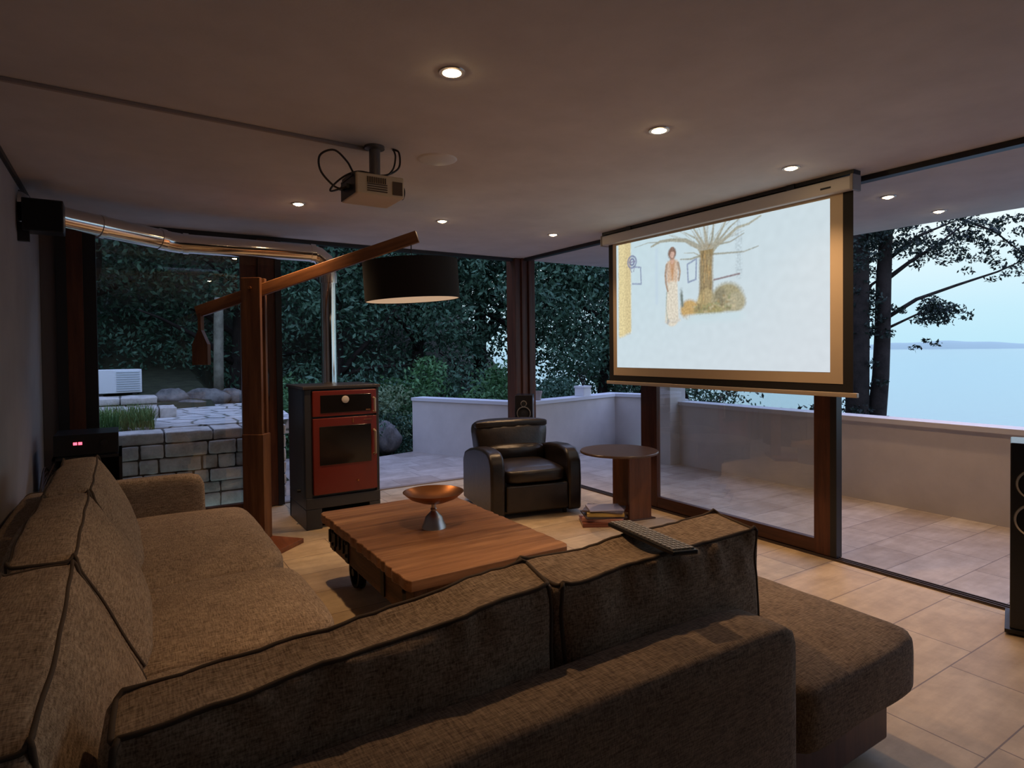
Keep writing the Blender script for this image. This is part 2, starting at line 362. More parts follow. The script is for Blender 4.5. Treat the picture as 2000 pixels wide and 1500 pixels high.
# ------------------------------------------------------------------ foliage
nr = np.random.default_rng(11)
def leaf_mesh(name, blobs, per, size, mats, flat=.0, shell=.55, extra=None):
    V = []; cnt = 0
    for (c0, rr) in blobs:
        k = max(4, int(per*(rr[0]*rr[1]*rr[2])**(2/3))) if per > 1 else 10
        d = nr.normal(size=(k, 3)); d /= np.linalg.norm(d, axis=1)[:, None]
        rad = (shell+(1-shell)*nr.random(k))[:, None]
        p = np.array(c0)+d*rad*np.array(rr)*(1+.12*nr.normal(size=(k, 1)))
        a = nr.normal(size=(k, 3)); a /= np.linalg.norm(a, axis=1)[:, None]
        b = np.cross(a, nr.normal(size=(k, 3))); b /= np.linalg.norm(b, axis=1)[:, None]
        s = size*(.6+.8*nr.random((k, 1)))
        q = np.stack([p-a*s, p-b*s*.42, p+a*s, p+b*s*.42], 1)
        V.append(q.reshape(-1, 3)); cnt += k
    V = np.concatenate(V); me = bpy.data.meshes.new(name)
    me.vertices.add(len(V)); me.vertices.foreach_set('co', V.ravel().astype('f'))
    me.loops.add(cnt*4); me.loops.foreach_set('vertex_index', np.arange(cnt*4, dtype='i')); me.polygons.add(cnt)
    me.polygons.foreach_set('loop_start', np.arange(0, cnt*4, 4, dtype='i')); me.update(calc_edges=True)
    for m in mats: me.materials.append(m)
    return me
def crown_blobs(n, R, hz, z0, r0):
    bl = []
    for i in range(n):
        while True:
            x, y, z = (nr.random(3)*2-1)
            if x*x+y*y+z*z < 1 and x*x+y*y+z*z > .25: break
        s = r0*(.6+.7*nr.random()); bl.append(((x*R, y*R, z0+z*hz), (s, s, s*.75)))
    return bl
def branchy(name, h, rad, nb, reach, seed, mat_, spread=.5, lean=(0, 0)):
    rr = random.Random(seed); m = MB()
    path = [(lean[0]*t*h+.12*sin(t*5+seed)*t, lean[1]*t*h+.10*cos(t*4+seed)*t-.1*t, -.6+t*(h+.6)) for t in [i/9 for i in range(10)]]
    m.tube(path, [rad*(1-.6*i/9) for i in range(10)], 9)
    for k in range(nb):
        i = rr.randint(3, 8); p = Vector(path[i]); a = rr.random()*2*pi; q = [p]
        d = Vector((cos(a), sin(a), .35+.5*rr.random()))
        for s_ in range(6):
            d += Vector((rr.uniform(-.35, .35), rr.uniform(-.35, .35), rr.uniform(-.2, .25))); q.append(q[-1]+d.normalized()*reach/6)
        m.tube(q, [rad*.42*(1-.8*j/6) for j in range(7)], 6)
    return m
oak_v = []
for k in range(3):
    me = leaf_mesh('crown_mesh', crown_blobs(46, 1.9, 2.0, 3.4, .75), 900, .052, [LEAFD]); oak_v.append(me)
def plant(name, label, cat, loc, crown_me, trunk_mb, group=None, s=1., rz=0, tm=BARK, stem='trunk', crown='foliage', sz=None):
    t_ = thing(name, label, cat, loc, rz, group)
    t_.scale = (s, s, sz or s)
    if trunk_mb is not None: obj(stem, trunk_mb, tm, t_, smooth=True)
    o = bpy.data.objects.new(crown, crown_me); C.objects.link(o); o.parent = t_
    return t_
spots = [ # x, y, scale, variant, label
 (-3.3, 12.2, 1.15, 0, 'dark oak tree above the stone steps, furthest left behind the fixed pane'),
 (-.6, 13.6, 1.2, 1, 'dark oak tree rising behind the pale louvred box'),
 (1.9, 13.2, 1.15, 2, 'dark tree crown behind the slender pale trunk seen through the fixed pane'),
 (3.6, 12.0, 1.05, 0, 'dense dark tree behind the stove pipe'),
 (5.4, 12.2, 1.1, 1, 'dense tree directly behind the black drum lampshade'),
 (7.4, 11.6, 1.1, 2, 'dark tree with bare twisting branches left of the corner post'),
 (9.0, 10.4, 1.05, 0, 'dark bluish tree between the corner post and the projection screen'),
 (10.3, 9.2, .95, 1, 'tree at the far edge of the wood beside the left edge of the screen'),
 (-6.2, 14.2, 1.3, 2, 'tall tree at the back of the wood beyond the left corner'),
 (4.4, 15.6, 1.5, 2, 'tall tree at the back of the wood above the stove'),
 (8.3, 14.6, 1.5, 0, 'tall tree at the back of the wood above the armchair'),
 (12.0, 13.0, 1.4, 1, 'tall tree at the back of the wood hidden mostly by the screen'),
 (.6, 17.0, 1.7, 1, 'tallest tree at the back of the wood above the stone wall'),
]
for i, (x, y, s, k, lab) in enumerate(spots):
    plant('oak_tree', lab, 'tree', (x, y, hgt(x, y)-.1), oak_v[k], branchy('t', 3.6, .16, 7, 1.9, i, BARK), 'trees of the dark wood behind the house', s, i*1.3)
# undergrowth filling the wood floor
ug = []
for i in range(260):
    x = -9+22*nr.random(); y = 10.0+5.5*nr.random()
    if x > 9.5 or (-1.9 < x < 2.6 and y < 12.9): continue
    ug.append(((x, y, hgt(x, y)+.3+.7*nr.random()), (.7, .7, .55)))
me = leaf_mesh('undergrowth', ug, 330, .055, [LEAFD]); o = bpy.data.objects.new('undergrowth', me); C.objects.link(o)
tag(o, 'tangle of dark undergrowth covering the wood floor behind the terrace', 'undergrowth', kind='stuff')
ug = []
for i in range(60):
    x = 2.6+1.2*nr.random(); y = 8.8+1.2*nr.random(); ug.append(((x, y, .1+.8*nr.random()), (.32, .32, .3)))
for x, y, s, me_, lab in [
  (2.25, 9.3, 1.0, 'M', 'bright green shrub left of the stove, behind the sliding door stile'),
  (3.35, 9.4, .95, 'P', 'pale flowering shrub right of the stove'),
  (5.35, 8.9, 1.15, 'M', 'green shrub growing over the parapet below the lampshade'),
  (4.45, 9.9, 1.2, 'M', 'rounded shrub between the pale shrub and the parapet shrub'),
  (2.95, 9.0, .75, 'M2', 'low dark shrub at the terrace edge beside the stove'),
  (3.5, 8.95, .6, 'M2', 'low shrub against the end of the white parapet'),
  (6.4, 8.6, .95, 'M2', 'dark shrub behind the parapet beside the corner post'),
  (7.6, 7.7, .8, 'M2', 'dark shrub behind the white flower pot')]:
    b = crown_blobs(22, .55, .55, .6, .30)
    mm = {'M': LEAFM, 'P': LEAFP, 'M2': LEAFD}[me_]
    mesh = leaf_mesh('shrub_mesh', b, 2600, .034, [mm])
    st = MB()
    for q in range(6):
        a = q*1.05; st.tube([(0, 0, -.3), (.12*cos(a), .12*sin(a), .25), (.3*cos(a), .3*sin(a), .7)], [.018, .012, .006], 5)
    plant('shrub', lab, 'shrub', (x, y, hgt(x, y)-.05), mesh, st, 'shrubs at the edge of the terrace', s*1.1, x, stem='stem')

# tall seaside trees seen against the sea
def seatree(name, label, base, path, rads, branches, blobs, per, size):
    t_ = thing(name, label, 'tree', base); m = MB(); m.tube(path, rads, 10)
    for b, r0 in branches: m.tube(b, [r0*(1-.75*i/(len(b)-1)) for i in range(len(b))], 6)
    obj('trunk', m, BARK, t_, smooth=True, world=True)
    me_ = leaf_mesh('pine_foliage', blobs, per, size, [LEAFK]); me_.transform(Matrix.Translation(-Vector(base)))
    o_ = bpy.data.objects.new('foliage', me_); C.objects.link(o_); o_.parent = t_
def cl(c0, n, spread, s):
    return [((c0[0]+spread[0]*nr.normal(), c0[1]+spread[1]*nr.normal(), c0[2]+spread[2]*nr.normal()), (s, s, s*.6)) for _ in range(n)]
bl = (cl((9.0, 3.75, 1.93), 22, (.16, .16, .09), .12)+cl((9.0, 3.8, 2.7), 14, (.2, .25, .15), .12)+cl((8.45, 4.1, 3.0), 18, (.25, .25, .2), .14)
      +cl((9.4, 3.5, 3.1), 12, (.3, .3, .08), .10)+cl((9.6, 3.4, 2.75), 12, (.25, .25, .14), .09)+cl((8.5, 4.1, 1.7), 8, (.1, .1, .3), .08)+cl((9.05, 3.8, 1.55), 3, (.1, .1, .06), .06)
      +cl((9.9, 3.4, 2.95), 14, (.2, .35, .13), .12)+cl((10.0, 3.15, 2.62), 12, (.2, .25, .1), .11)+cl((10., 3.1, 2.35), 5, (.2, .2, .06), .08)+cl((9.1, 3.75, 3.7), 40, (.8, .8, .25), .2))
seatree('seaside_tree', 'slim dark tree with drooping leafy branches against the sea, right of the screen', (8.36, 4.20, hgt(8.36, 4.2)),
        [(8.30, 4.22, -1.2), (8.31, 4.17, .4), (8.36, 4.13, 1.1), (8.40, 4.13, 1.6), (8.43, 4.13, 2.3), (8.47, 4.12, 3.0), (8.5, 4.1, 4.2)], [.13, .115, .10, .095, .09, .08, .05],
        [([(8.45, 4.12, 1.85), (8.8, 3.9, 2.1), (9.25, 3.62, 2.28), (9.7, 3.33, 2.45), (10.0, 3.15, 2.6)], .030), ([(8.45, 4.12, 2.35), (8.75, 3.95, 2.6), (9.0, 3.75, 2.8), (9.35, 3.55, 3.1)], .032),
         ([(8.45, 4.12, 2.6), (8.9, 3.9, 2.95), (9.3, 3.6, 3.15)], .03), ([(8.43, 4.13, 1.7), (8.8, 3.9, 1.9), (9.05, 3.75, 1.95)], .02), ([(9.3, 3.6, 3.15), (9.8, 3.4, 3.0), (10.1, 3.1, 2.6)], .02)], bl, 5200, .027)
bl = cl((8.2, 4.4, 2.95), 30, (.28, .25, .25), .15)+cl((8.22, 4.22, 2.0), 40, (.11, .09, .5), .10)+cl((8.40, 4.12, 2.95), 26, (.22, .16, .18), .12)+cl((7.9, 4.7, 2.2), 14, (.2, .2, .4), .12)+cl((8.3, 4.35, .55), 12, (.2, .2, .12), .14)
seatree('seaside_tree', 'thick ivy-clad trunk half hidden behind the right edge of the screen', (8.16, 4.30, hgt(8.16, 4.30)),
        [(8.14, 4.33, -1.2), (8.15, 4.32, .8), (8.16, 4.31, 1.8), (8.20, 4.33, 3.0), (8.25, 4.33, 4.2)], [.15, .14, .13, .12, .08],
        [([(8.16, 4.31, 2.0), (8.36, 4.25, 2.3), (8.6, 4.1, 2.5)], .03)], bl, 5200, .027)
b = cl((7.35, 4.75, .45), 22, (.3, .3, .12), .2)
plant('shrub', 'dark bush behind the parapet below the right half of the screen', 'shrub', (7.35, 4.75, -.7), leaf_mesh('s', [((c0[0]-7.35, c0[1]-4.75, c0[2]+.7), r_) for c0, r_ in b], 1600, .04, [LEAFK]), None, 'shrubs at the edge of the terrace')
b = cl((8.6, 6.7, .62), 8, (.4, .25, .1), .1)
plant('shrub', 'sparse twigs poking above the parapet below the left half of the screen', 'shrub', (8.2, 6.4, -.7), leaf_mesh('s', [((c0[0]-8.2, c0[1]-6.4, c0[2]+.7), r_) for c0, r_ in b], 900, .035, [LEAFK]), None, 'shrubs at the edge of the terrace')

# ------------------------------------------------------------------ stone garden at the left
def stone_courses(x0, x1, y, z0, z1, depth, seed, hmin=.10, hmax=.17, wmin=.13, wmax=.42):
    r_ = random.Random(seed); m = MB(); z = z0
    while z < z1-.02:
        h = min(r_.uniform(hmin, hmax), z1-z); 
        if z1-z-h < .05: h = z1-z
        x = x0
        while x < x1-.02:
            w = min(r_.uniform(wmin, wmax), x1-x)
            if x1-x-w < .07: w = x1-x
            g_ = .006; f = y+r_.uniform(-.015, .012)
            m.box(x+g_, x+w-g_, f, y+depth, z+g_, z+h-g_); x += w
        z += h
    m.box(x0+.01, x1-.01, y+.03, y+depth-.02, z0, z1-.01, 1)
    return m
dark_joint = mat('dark_mortar', (.09, .085, .08), 1.)  # dark core set back behind the stones, fills the joints
def rough_up(o, amp=.010, cuts=2):
    s = o.modifiers.new('sub', 'SUBSURF'); s.subdivision_type = 'SIMPLE'; s.levels = s.render_levels = 2
    tx = bpy.data.textures.new('rock', 'CLOUDS'); tx.noise_scale = .06
    d = o.modifiers.new('disp', 'DISPLACE'); d.texture = tx; d.strength = amp; d.mid_level = .5; d.texture_coords = 'GLOBAL'
o = obj('stone_wall', stone_courses(-1.3, 1.42, 6.56, -.02, .75, .38, 5), [STONE, dark_joint], bevel=.012); rough_up(o, .02); tag(o, 'waist-high dry stone wall of pale blocks just outside the fixed pane', 'stone wall')
tag(obj('paving', MB().prism([(-1.5, 6.95), (1.6, 6.95), (1.75, 8.4), (1.7, 9.7), (.5, 9.7), (.4, 8.3), (-1.5, 8.3)], .60, .755), FLAG), 'uneven pale flagstone paving on top of the stone wall', 'paving', kind='structure')
o = obj('stone_step', stone_courses(-.9, .53, 8.0, .74, .875, .45, 6, .13, .2, .3, .5), [STONE, dark_joint], bevel=.012); rough_up(o, .02); tag(o, 'low pale stone step behind the grass clump', 'stone step')
o = obj('stone_step', stone_courses(-1.6, .37, 8.75, .72, .96, .5, 7, .12, .2, .25, .5), [STONE, dark_joint], bevel=.012); rough_up(o, .02); tag(o, 'upper pale stone retaining step below the louvred box', 'stone step')
def boulder(loc, s, label, grp='boulders beside the stone steps'):
    bm = bmesh.new(); bmesh.ops.create_icosphere(bm, subdivisions=3, radius=1)
    for v_ in bm.verts:
        k = 1+.45*noise.noise(v_.co*1.3+Vector(loc))+.2*noise.noise(v_.co*3.1+Vector(loc)); v_.co = Vector((v_.co.x*s[0]*k, v_.co.y*s[1]*k, v_.co.z*s[2]*k))
    me_ = bpy.data.meshes.new('boulder'); bm.to_mesh(me_); bm.free(); me_.materials.append(BOULDER)
    me_.polygons.foreach_set('use_smooth', [True]*len(me_.polygons))
    o_ = bpy.data.objects.new('boulder', me_); C.objects.link(o_); o_.location = loc; tag(o_, label, 'boulder', grp)
boulder((.58, 9.95, .84), (.22, .2, .15), 'grey boulder at the right end of the upper stone step')
boulder((1.02, 10.1, .80), (.34, .24, .17), 'dark mossy boulder behind the flagstones, left of the wooden lamp post')
boulder((1.42, 10.2, .80), (.20, .18, .15), 'pale rounded boulder nearest the wooden lamp post')
boulder((.80, 9.75, .76), (.22, .12, .07), 'flat dark boulder lying in front of the mossy one')
boulder((3.28, 8.62, .22), (.20, .2, .24), 'pale rock beside the right side of the stove, at the terrace edge')
boulder((3.0, 8.75, .10), (.18, .16, .16), 'smaller low rock next to the terrace edge rock')
# grass clump
gv = MB()
for i in range(1500):
    x = -.42+.68*nr.random(); y = 6.90+.75*nr.random(); a = nr.random()*2*pi; h = .10+.15*nr.random(); l = .14*nr.random()
    p = Vector((x, y, .74)); q = p+Vector((cos(a)*l*.4, sin(a)*l*.4, h*.65)); e = p+Vector((cos(a)*l, sin(a)*l, h)); w = Vector((-sin(a), cos(a), 0))*.004
    gv.add([p-w, p+w, q+w*.8, q-w*.8, e], [(0, 1, 2, 3), (3, 2, 4)])
tag(obj('grass_clump', gv, GRASS), 'clump of long green grass growing on the stone wall', 'grass', kind='stuff')
# louvred white box
lb = thing('louvred_box', 'pale white louvred box standing above the upper stone step', 'outdoor unit', (-.07, 10.5, .86), .18)
t = MB(); t.box(-.30, .30, -.12, .12, .07, .41); obj('casing', t, mat('white_enamel', (.72, .74, .76), .5), lb, bevel=.01)
t = MB(); [t.box(-.02, .27, -.132, -.12, .10+k*.033, .115+k*.033) for k in range(9)]; obj('louvre', t, mat('blue_grey_slat', (.5, .55, .6), .5), lb)
for a in (-.24, .18): obj('foot', MB().box(a, a+.06, -.10, .10, -.04, .07), BLACK, lb)
# pale pole
pt = MB(); pt.tube([(1.40, 11.6, .6), (1.41, 11.6, 1.4), (1.42, 11.6, 2.0), (1.43, 11.6, 2.45)], [.085, .08, .08, .07], 10)
tag(obj('pale_trunk', pt, PALEBARK, smooth=True), 'slender pale tree trunk seen through the fixed pane, left of the lamp post', 'tree trunk')
# pots on the parapet
pz = .805
pw = thing('flower_pot', 'square white flower pot with bare twigs on the parapet, right of the corner post', 'flower pot', (5.72, 7.02, pz), .24)
t = MB(); t.prism([(-.085, -.085), (.085, -.085), (.085, .085), (-.085, .085)], 0, .14); t.box(-.095, .095, -.095, .095, .12, .15); obj('pot', t, mat('white_pot', (.70, .70, .72), .6), pw, bevel=.004)
t = MB()
for k in range(9):
    a = k*.7; t.tube([(0, 0, .13), (.03*cos(a), .03*sin(a), .22), (.09*cos(a), .09*sin(a), .33+.02*k)], [.005, .004, .002], 5)
obj('twigs', t, BARK, pw)
pw = thing('flower_pot', 'small terracotta-grey pot on the parapet directly beside the corner post', 'flower pot', (4.75, 6.80, pz))
obj('pot', MB().lathe([(.045, 0), (.062, .10), (.066, .10), (.066, .125), (.055, .125), (.05, .03), (.0001, .03)], n=20), mat('grey_terracotta', (.36, .30, .28), .8), pw, smooth='auto')

# ================================================================== CEILING THINGS
bulb = emis('lamp_glow', (1.0, .70, .36), 60)
ringm = mat('lamp_ring', (.55, .48, .42), .35, .6)
LX = (1.145, 2.35, 3.55)
lamps = [(LX[0], 2.22, 'largest warm ceiling spotlight, nearest the camera in the left column'), (LX[1], 2.25, 'warm ceiling spotlight in the middle of the near row'),
 (LX[2], 2.29, 'warm ceiling spotlight just above the projection screen, third of the near row'), (4.86, 2.35, 'warm soffit spotlight outside, just right of the screen casing'),
 (5.75, 2.38, 'warm soffit spotlight outside, furthest right above the sea'), (LX[0], 4.76, 'warm ceiling spotlight left of the projector, in the far row'),
 (LX[1], 4.77, 'warm ceiling spotlight above the black drum lampshade'), (LX[2], 4.79, 'warm ceiling spotlight furthest back, above the corner post')]
first = None
for x, y, lab in lamps:
    if first is None:
        t_ = thing('ceiling_spotlight', lab, 'spotlight', (x, y, CH), 0, 'ceiling spotlights'); first = t_
        obj('trim_ring', MB().lathe([(.036, -.001), (.038, -.006), (.052, -.005), (.054, 0)], n=32, cap=False), ringm, t_, smooth='auto')
        b_ = MB(); b_.lathe([(.0001, -.016), (.014, -.0145), (.026, -.010), (.036, -.002)], n=24); obj('bulb', b_, bulb, t_)
    else:
        t_ = copy_tree(first); t_.location = (x, y, CH); t_['label'] = lab
    if t_ is first: pass
for x, y, lab in lamps:
    l = bpy.data.lights.new('spot', 'SPOT'); l.energy = LAMP_W; l.color = LAMP_COL; l.spot_size = radians(112); l.spot_blend = 1.; l.shadow_soft_size = .03
    lo = bpy.data.objects.new('lamp_light', l); C.objects.link(lo); lo.location = (x, y, CH-.02)
    for o_ in C.objects:
        if o_.name.startswith('ceiling_spotlight') and (Vector(o_.location)-Vector((x, y, CH))).length < .01:
            lo.parent = o_; lo.location = (0, 0, -.02)
t = MB(); t.lathe([(.115, 0), (.11, -.005), (.10, -.009), (.0001, -.009)], n=48)
o = obj('ceiling_disc', t, mat('disc_white', (.70, .68, .66), .4), loc=(0, 0, 0), smooth='auto'); o.location = (1.58, 3.26, CH); tag(o, 'shallow white disc set in the ceiling right of the projector', 'ceiling disc')
t = MB(); t.obox((.31, 3.235, CH-.009), (.86, .045, 0), (-.0008, .010, 0), (0, 0, .009)); tag(obj('cable_duct', t, mat('duct_paint', (.34, .28, .25), .8), bevel=.003), 'slim painted cable duct running across the ceiling to the projector', 'cable duct')

# projector
pj = thing('projector', 'cream ceiling projector hanging on a short mount with looping black cables', 'projector', (1.19, 3.24, CH))
t = MB(); t.box(-.15, .12, -.13, .13, -.30, -.185); obj('housing', t, CREAM, pj, bevel=.012)
t = MB()
for k in range(9): t.box(-.09+k*.012, -.083+k*.012, -.134, -.129, -.235, -.205)
for k in range(4): t.box(-.09, .02, -.134, -.129, -.28+k*.012, -.275+k*.012)
t.box(.05, .105, -.134, -.129, -.285, -.215); obj('vent', t, mat('vent_dark', (.10, .06, .035), .7), pj)
t = MB(); t.lathe([(.035, 0), (.035, .03), (.028, .03), (.026, .012), (.0001, .016)], c=(.12, -.03, -.245), n=24, rot=Matrix.Rotation(pi/2, 3, 'Y')); obj('lens', t, BLACKP, pj, smooth='auto')
t = MB(); t.box(-.152, -.150, -.12, .12, -.295, -.19); t.box(-.175, -.15, -.05, -.02, -.255, -.235); t.box(-.18, -.15, .03, .06, -.25, -.235); obj('connector_panel', t, BLACK, pj)
t = MB(); t.lathe([(.055, 0), (.055, -.014), (.03, -.02), (.03, -.16), (.045, -.175), (.045, -.186)], n=28); obj('ceiling_mount', t, [mat('mount_grey', (.16, .15, .15), .35, .6)], pj, smooth='auto')
t = MB(); t.box(-.12, .06, -.05, .05, -.189, -.179); t.box(-.155, -.11, -.09, .09, -.20, -.18); obj('bracket', t, BLACK, pj)
def spline(pts, n=8):
    P = [Vector(p) for p in pts]; P = [P[0]]+P+[P[-1]]; o_ = []
    for i in range(1, len(P)-2):
        for k in range(n):
            s = k/n; a, b_, c_, d = P[i-1], P[i], P[i+1], P[i+2]
            o_.append(.5*((2*b_)+(-a+c_)*s+(2*a-5*b_+4*c_-d)*s*s+(-a+3*b_-3*c_+d)*s**3))
    return o_+[P[-2]]
t = MB()
t.tube(spline([(-.16, .045, -.245), (-.22, .03, -.235), (-.30, -.02, -.18), (-.31, -.05, -.11), (-.24, -.06, -.075), (-.17, -.05, -.12), (-.12, -.03, -.175), (-.05, -.04, -.17), (.04, -.06, -.165), (.12, -.05, -.11), (.13, -.03, -.02), (.10, -.01, -.003)]), .0055, 8)
t.tube(spline([(-.16, -.035, -.245), (-.26, -.06, -.29), (-.24, -.06, -.25), (-.17, -.05, -.19), (-.10, -.06, -.165), (.02, -.07, -.175), (.08, -.06, -.13), (.105, -.04, -.05), (.10, -.02, -.003)]), .005, 8)
obj('cable', t, CABLE, pj, smooth=True)

# projection screen with its picture
SX = 3.95
ps = thing('projection_screen', 'pulled-down projection screen with black borders showing a pale picture of a woman and a tree', 'projection screen', (SX, 3.3, 1.16))
t = MB(); t.box(SX-.045, SX+.045, 2.11, 4.49, 2.475, 2.565); obj('casing', t, ALU, ps, world=True, bevel=.012)
capm = mat('cap_grey', (.34, .30, .27), .5)
for y in (2.095, 4.485): obj('end_cap', MB().box(SX-.05, SX+.05, y, y+.02, 2.468, 2.572), capm, ps, world=True, bevel=.006)
t = MB(); t.box(SX-.0475, SX-.0445, 2.24, 2.31, 2.51, 2.522); obj('brand_plate', t, BLACK, ps, world=True)
t = MB(); t.box(SX-.04, SX+.04, 2.5, 2.56, 2.565, CH); t.box(SX-.04, SX+.04, 4.1, 4.16, 2.565, CH); t.box(SX-.03, SX+.05, 2.10, 4.5, 2.575, CH); obj('ceiling_bracket', t, BLACK, ps, world=True)
t = MB(); t.box(SX+.0005, SX+.0025, 2.12, 4.44, 1.18, 2.48); obj('black_border', t, mat('screen_black', (.012, .010, .010), .8), ps, world=True)
t = MB(); t.box(SX-.0015, SX+.0004, 2.185, 4.38, 1.235, 2.48); obj('white_fabric', t, mat('screen_white', (.60, .47, .32), .8), ps, world=True)
t = MB(); t.box(SX-.014, SX+.014, 2.09, 4.47, 1.15, 1.18); obj('weight_bar', t, mat('bar_beige', (.55, .45, .34), .4, .2), ps, world=True, bevel=.004)
PW, PH = 560, 312
U, Vv = np.meshgrid((np.arange(PW)+.5)/PW, (np.arange(PH)+.5)/PH)
img = np.zeros((PH, PW, 3)); img[:] = (.62, .80, .86)
img[..., 0] += .06*U+.05*(1-Vv); img[..., 2] += .01*(1-U)
AS = 2.06/1.15
def blend(mask, col):
    global img
    img = img*(1-mask[..., None])+np.array(col)*mask[..., None]
def sm(d, w): return np.clip(1-d/w, 0, 1)
def ell(u, v_, ru, rv, soft=.3):
    d = np.sqrt(((U-u)/ru)**2+((Vv-v_)/rv)**2); return np.clip((1+soft/2-d)/soft, 0, 1)
def stroke(pts, w0, w1, col, a=1., soft=.004):
    m_ = np.zeros_like(U); n_ = len(pts)-1
    for i in range(n_):
        (x0, y0), (x1, y1) = pts[i], pts[i+1]; dx, dy = (x1-x0)*AS, (y1-y0); L2 = dx*dx+dy*dy
        t_ = np.clip((((U-x0)*AS)*dx+(Vv-y0)*dy)/L2, 0, 1); d = np.hypot((U-x0)*AS-t_*dx, Vv-y0-t_*dy)
        w = (w0+(w1-w0)*(i+t_)/n_)/2; m_ = np.maximum(m_, np.clip((w+soft-d)/(2*soft), 0, 1))
    blend(m_*a, col)
ns = np.array([[noise.noise(Vector((x*.06, y*.06, 0))) for x in range(0, PW)] for y in range(0, PH)])
nf = np.array([[noise.noise(Vector((x*.22, y*.22, 5))) for x in range(0, PW)] for y in range(0, PH)])
img *= (1+.035*ns)[..., None]
blend(np.clip((.085-np.abs(U-.055)*1.9)/.02, 0, 1)*np.clip((Vv-.22-.5*U)/.03, 0, 1), (.74, .62, .34))
blend(np.clip((.03-np.abs(U-.035))/.02, 0, 1)*np.clip((Vv-.24)/.03, 0, 1)*.6, (.88, .76, .42))
stroke([(.655, .97), (.66, .63)], .05, .05, (.55, .66, .72), .6, .01); stroke([(.25, .9), (.25, .5)], .03, .03, (.55, .68, .86), .35, .01)
stroke([(.546, .62), (.661, .64)], .012, .012, (.30, .24, .26))
for q in ([(.111, .805), (.155, .79), (.158, .66), (.105, .67)], [(.416, .755), (.462, .785), (.459, .64), (.420, .625), (.416, .755)]): stroke(q, .012, .012, (.28, .34, .50), .9)
for rr_, a_ in ((.042, .8), (.022, .9)):
    d = np.abs(np.hypot((U-.102)*AS, Vv-.845)-rr_*1.1); blend(np.clip((.011-d)/.006, 0, 1)*a_, (.22, .25, .42))
stroke([(.085, .845), (.119, .845)], .014, .014, (.25, .25, .40), .8); stroke([(.09, .79), (.10, .765)], .01, .01, (.3, .3, .45), .7); stroke([(.115, .79), (.112, .77)], .01, .01, (.3, .3, .45), .7)
BR = (.34, .25, .12); BG = (.40, .39, .30)
for p, w in (([(.50, .80), (.473, .865), (.408, .93), (.33, .955), (.27, .96), (.22, .935)], .040), ([(.505, .78), (.48, .80), (.43, .79), (.38, .80)], .020), ([(.54, .82), (.558, .85), (.61, .90), (.65, .945), (.70, .955), (.75, .99)], .030),
             ([(.535, .80), (.60, .79), (.68, .78), (.74, .80)], .014), ([(.51, .82), (.49, .90), (.45, 1.0)], .03), ([(.515, .82), (.51, .92), (.50, 1.0)], .035), ([(.525, .82), (.54, .92), (.545, 1.0)], .03), ([(.53, .82), (.57, .92), (.60, 1.0)], .03),
             ([(.54, .84), (.62, .96), (.66, 1.0)], .018), ([(.49, .86), (.46, .93), (.40, .99)], .018), ([(.56, .86), (.62, .86), (.68, .90)], .014), ([(.25, .96), (.20, .97), (.12, .955)], .008), ([(.48, .80), (.45, .83), (.40, .84)], .010)):
    stroke(p, w, w*.35, tuple(np.array(BG)*(.85+.3*rnd.random())), .9)
stroke([(.512, .82), (.508, .70), (.510, .60), (.505, .50), (.50, .43)], .115, .115, BR, .95, .012); stroke([(.488, .76), (.485, .50)], .03, .03, (.30, .24, .14), .7, .01)
stroke([(.505, .52), (.47, .45), (.43, .40)], .09, .04, (.55, .44, .22), .9, .012); stroke([(.515, .52), (.55, .46), (.575, .41)], .09, .05, (.50, .40, .22), .9, .012)
blend(ell(.605, .49, .070, .10, .35), (.42, .38, .24)); blend(ell(.645, .455, .042, .065, .35), (.46, .43, .30)); blend(ell(.425, .43, .046, .07, .35), (.62, .42, .18)); blend(ell(.52, .41, .07, .05, .4), (.40, .36, .18)); blend(ell(.575, .50, .028, .06, .5)*.7, (.25, .23, .16))
blend(np.clip((.012-np.abs(U-.39-.05*(.45-Vv)))/.01, 0, 1)*np.clip((Vv-.44)/.02, 0, 1)*np.clip((.60-Vv)/.06, 0, 1), (.20, .24, .22))
for k in range(70):
    x_ = .45+.20*rnd.random(); y_ = .405+.10*rnd.random()*(1 if x_ > .55 else .5); stroke([(x_, y_), (x_+rnd.uniform(-.02, .02), y_+rnd.uniform(-.015, .03))], .016, .006, rnd.choice([(.22, .18, .10), (.60, .52, .34), (.42, .30, .14), (.34, .38, .20)]), .55, .006)
for k in range(40):
    x_ = .488+.045*rnd.random(); y_ = .46+.34*rnd.random(); stroke([(x_, y_), (x_+rnd.uniform(-.006, .006), y_+.05)], .010, .006, rnd.choice([(.20, .15, .08), (.52, .42, .22), (.60, .38, .16)]), .5, .005)
for k in range(30):
    a_ = rnd.uniform(-1.25, 1.25); l_ = rnd.uniform(.10, .26); stroke([(.512+.02*a_, .84), (.512+sin(a_)*l_*.6, .84+cos(a_)*l_*.7), (.512+sin(a_)*l_+.01, .85+cos(a_)*l_)], .008, .003, (.44, .42, .34), .6, .004)
blend(np.clip((.402-Vv)/.02, 0, 1)*np.clip((Vv-.31)/.05, 0, 1)*np.clip((.16-np.abs(U-.54))/.05, 0, 1)*.95, (.66, .81, .87))
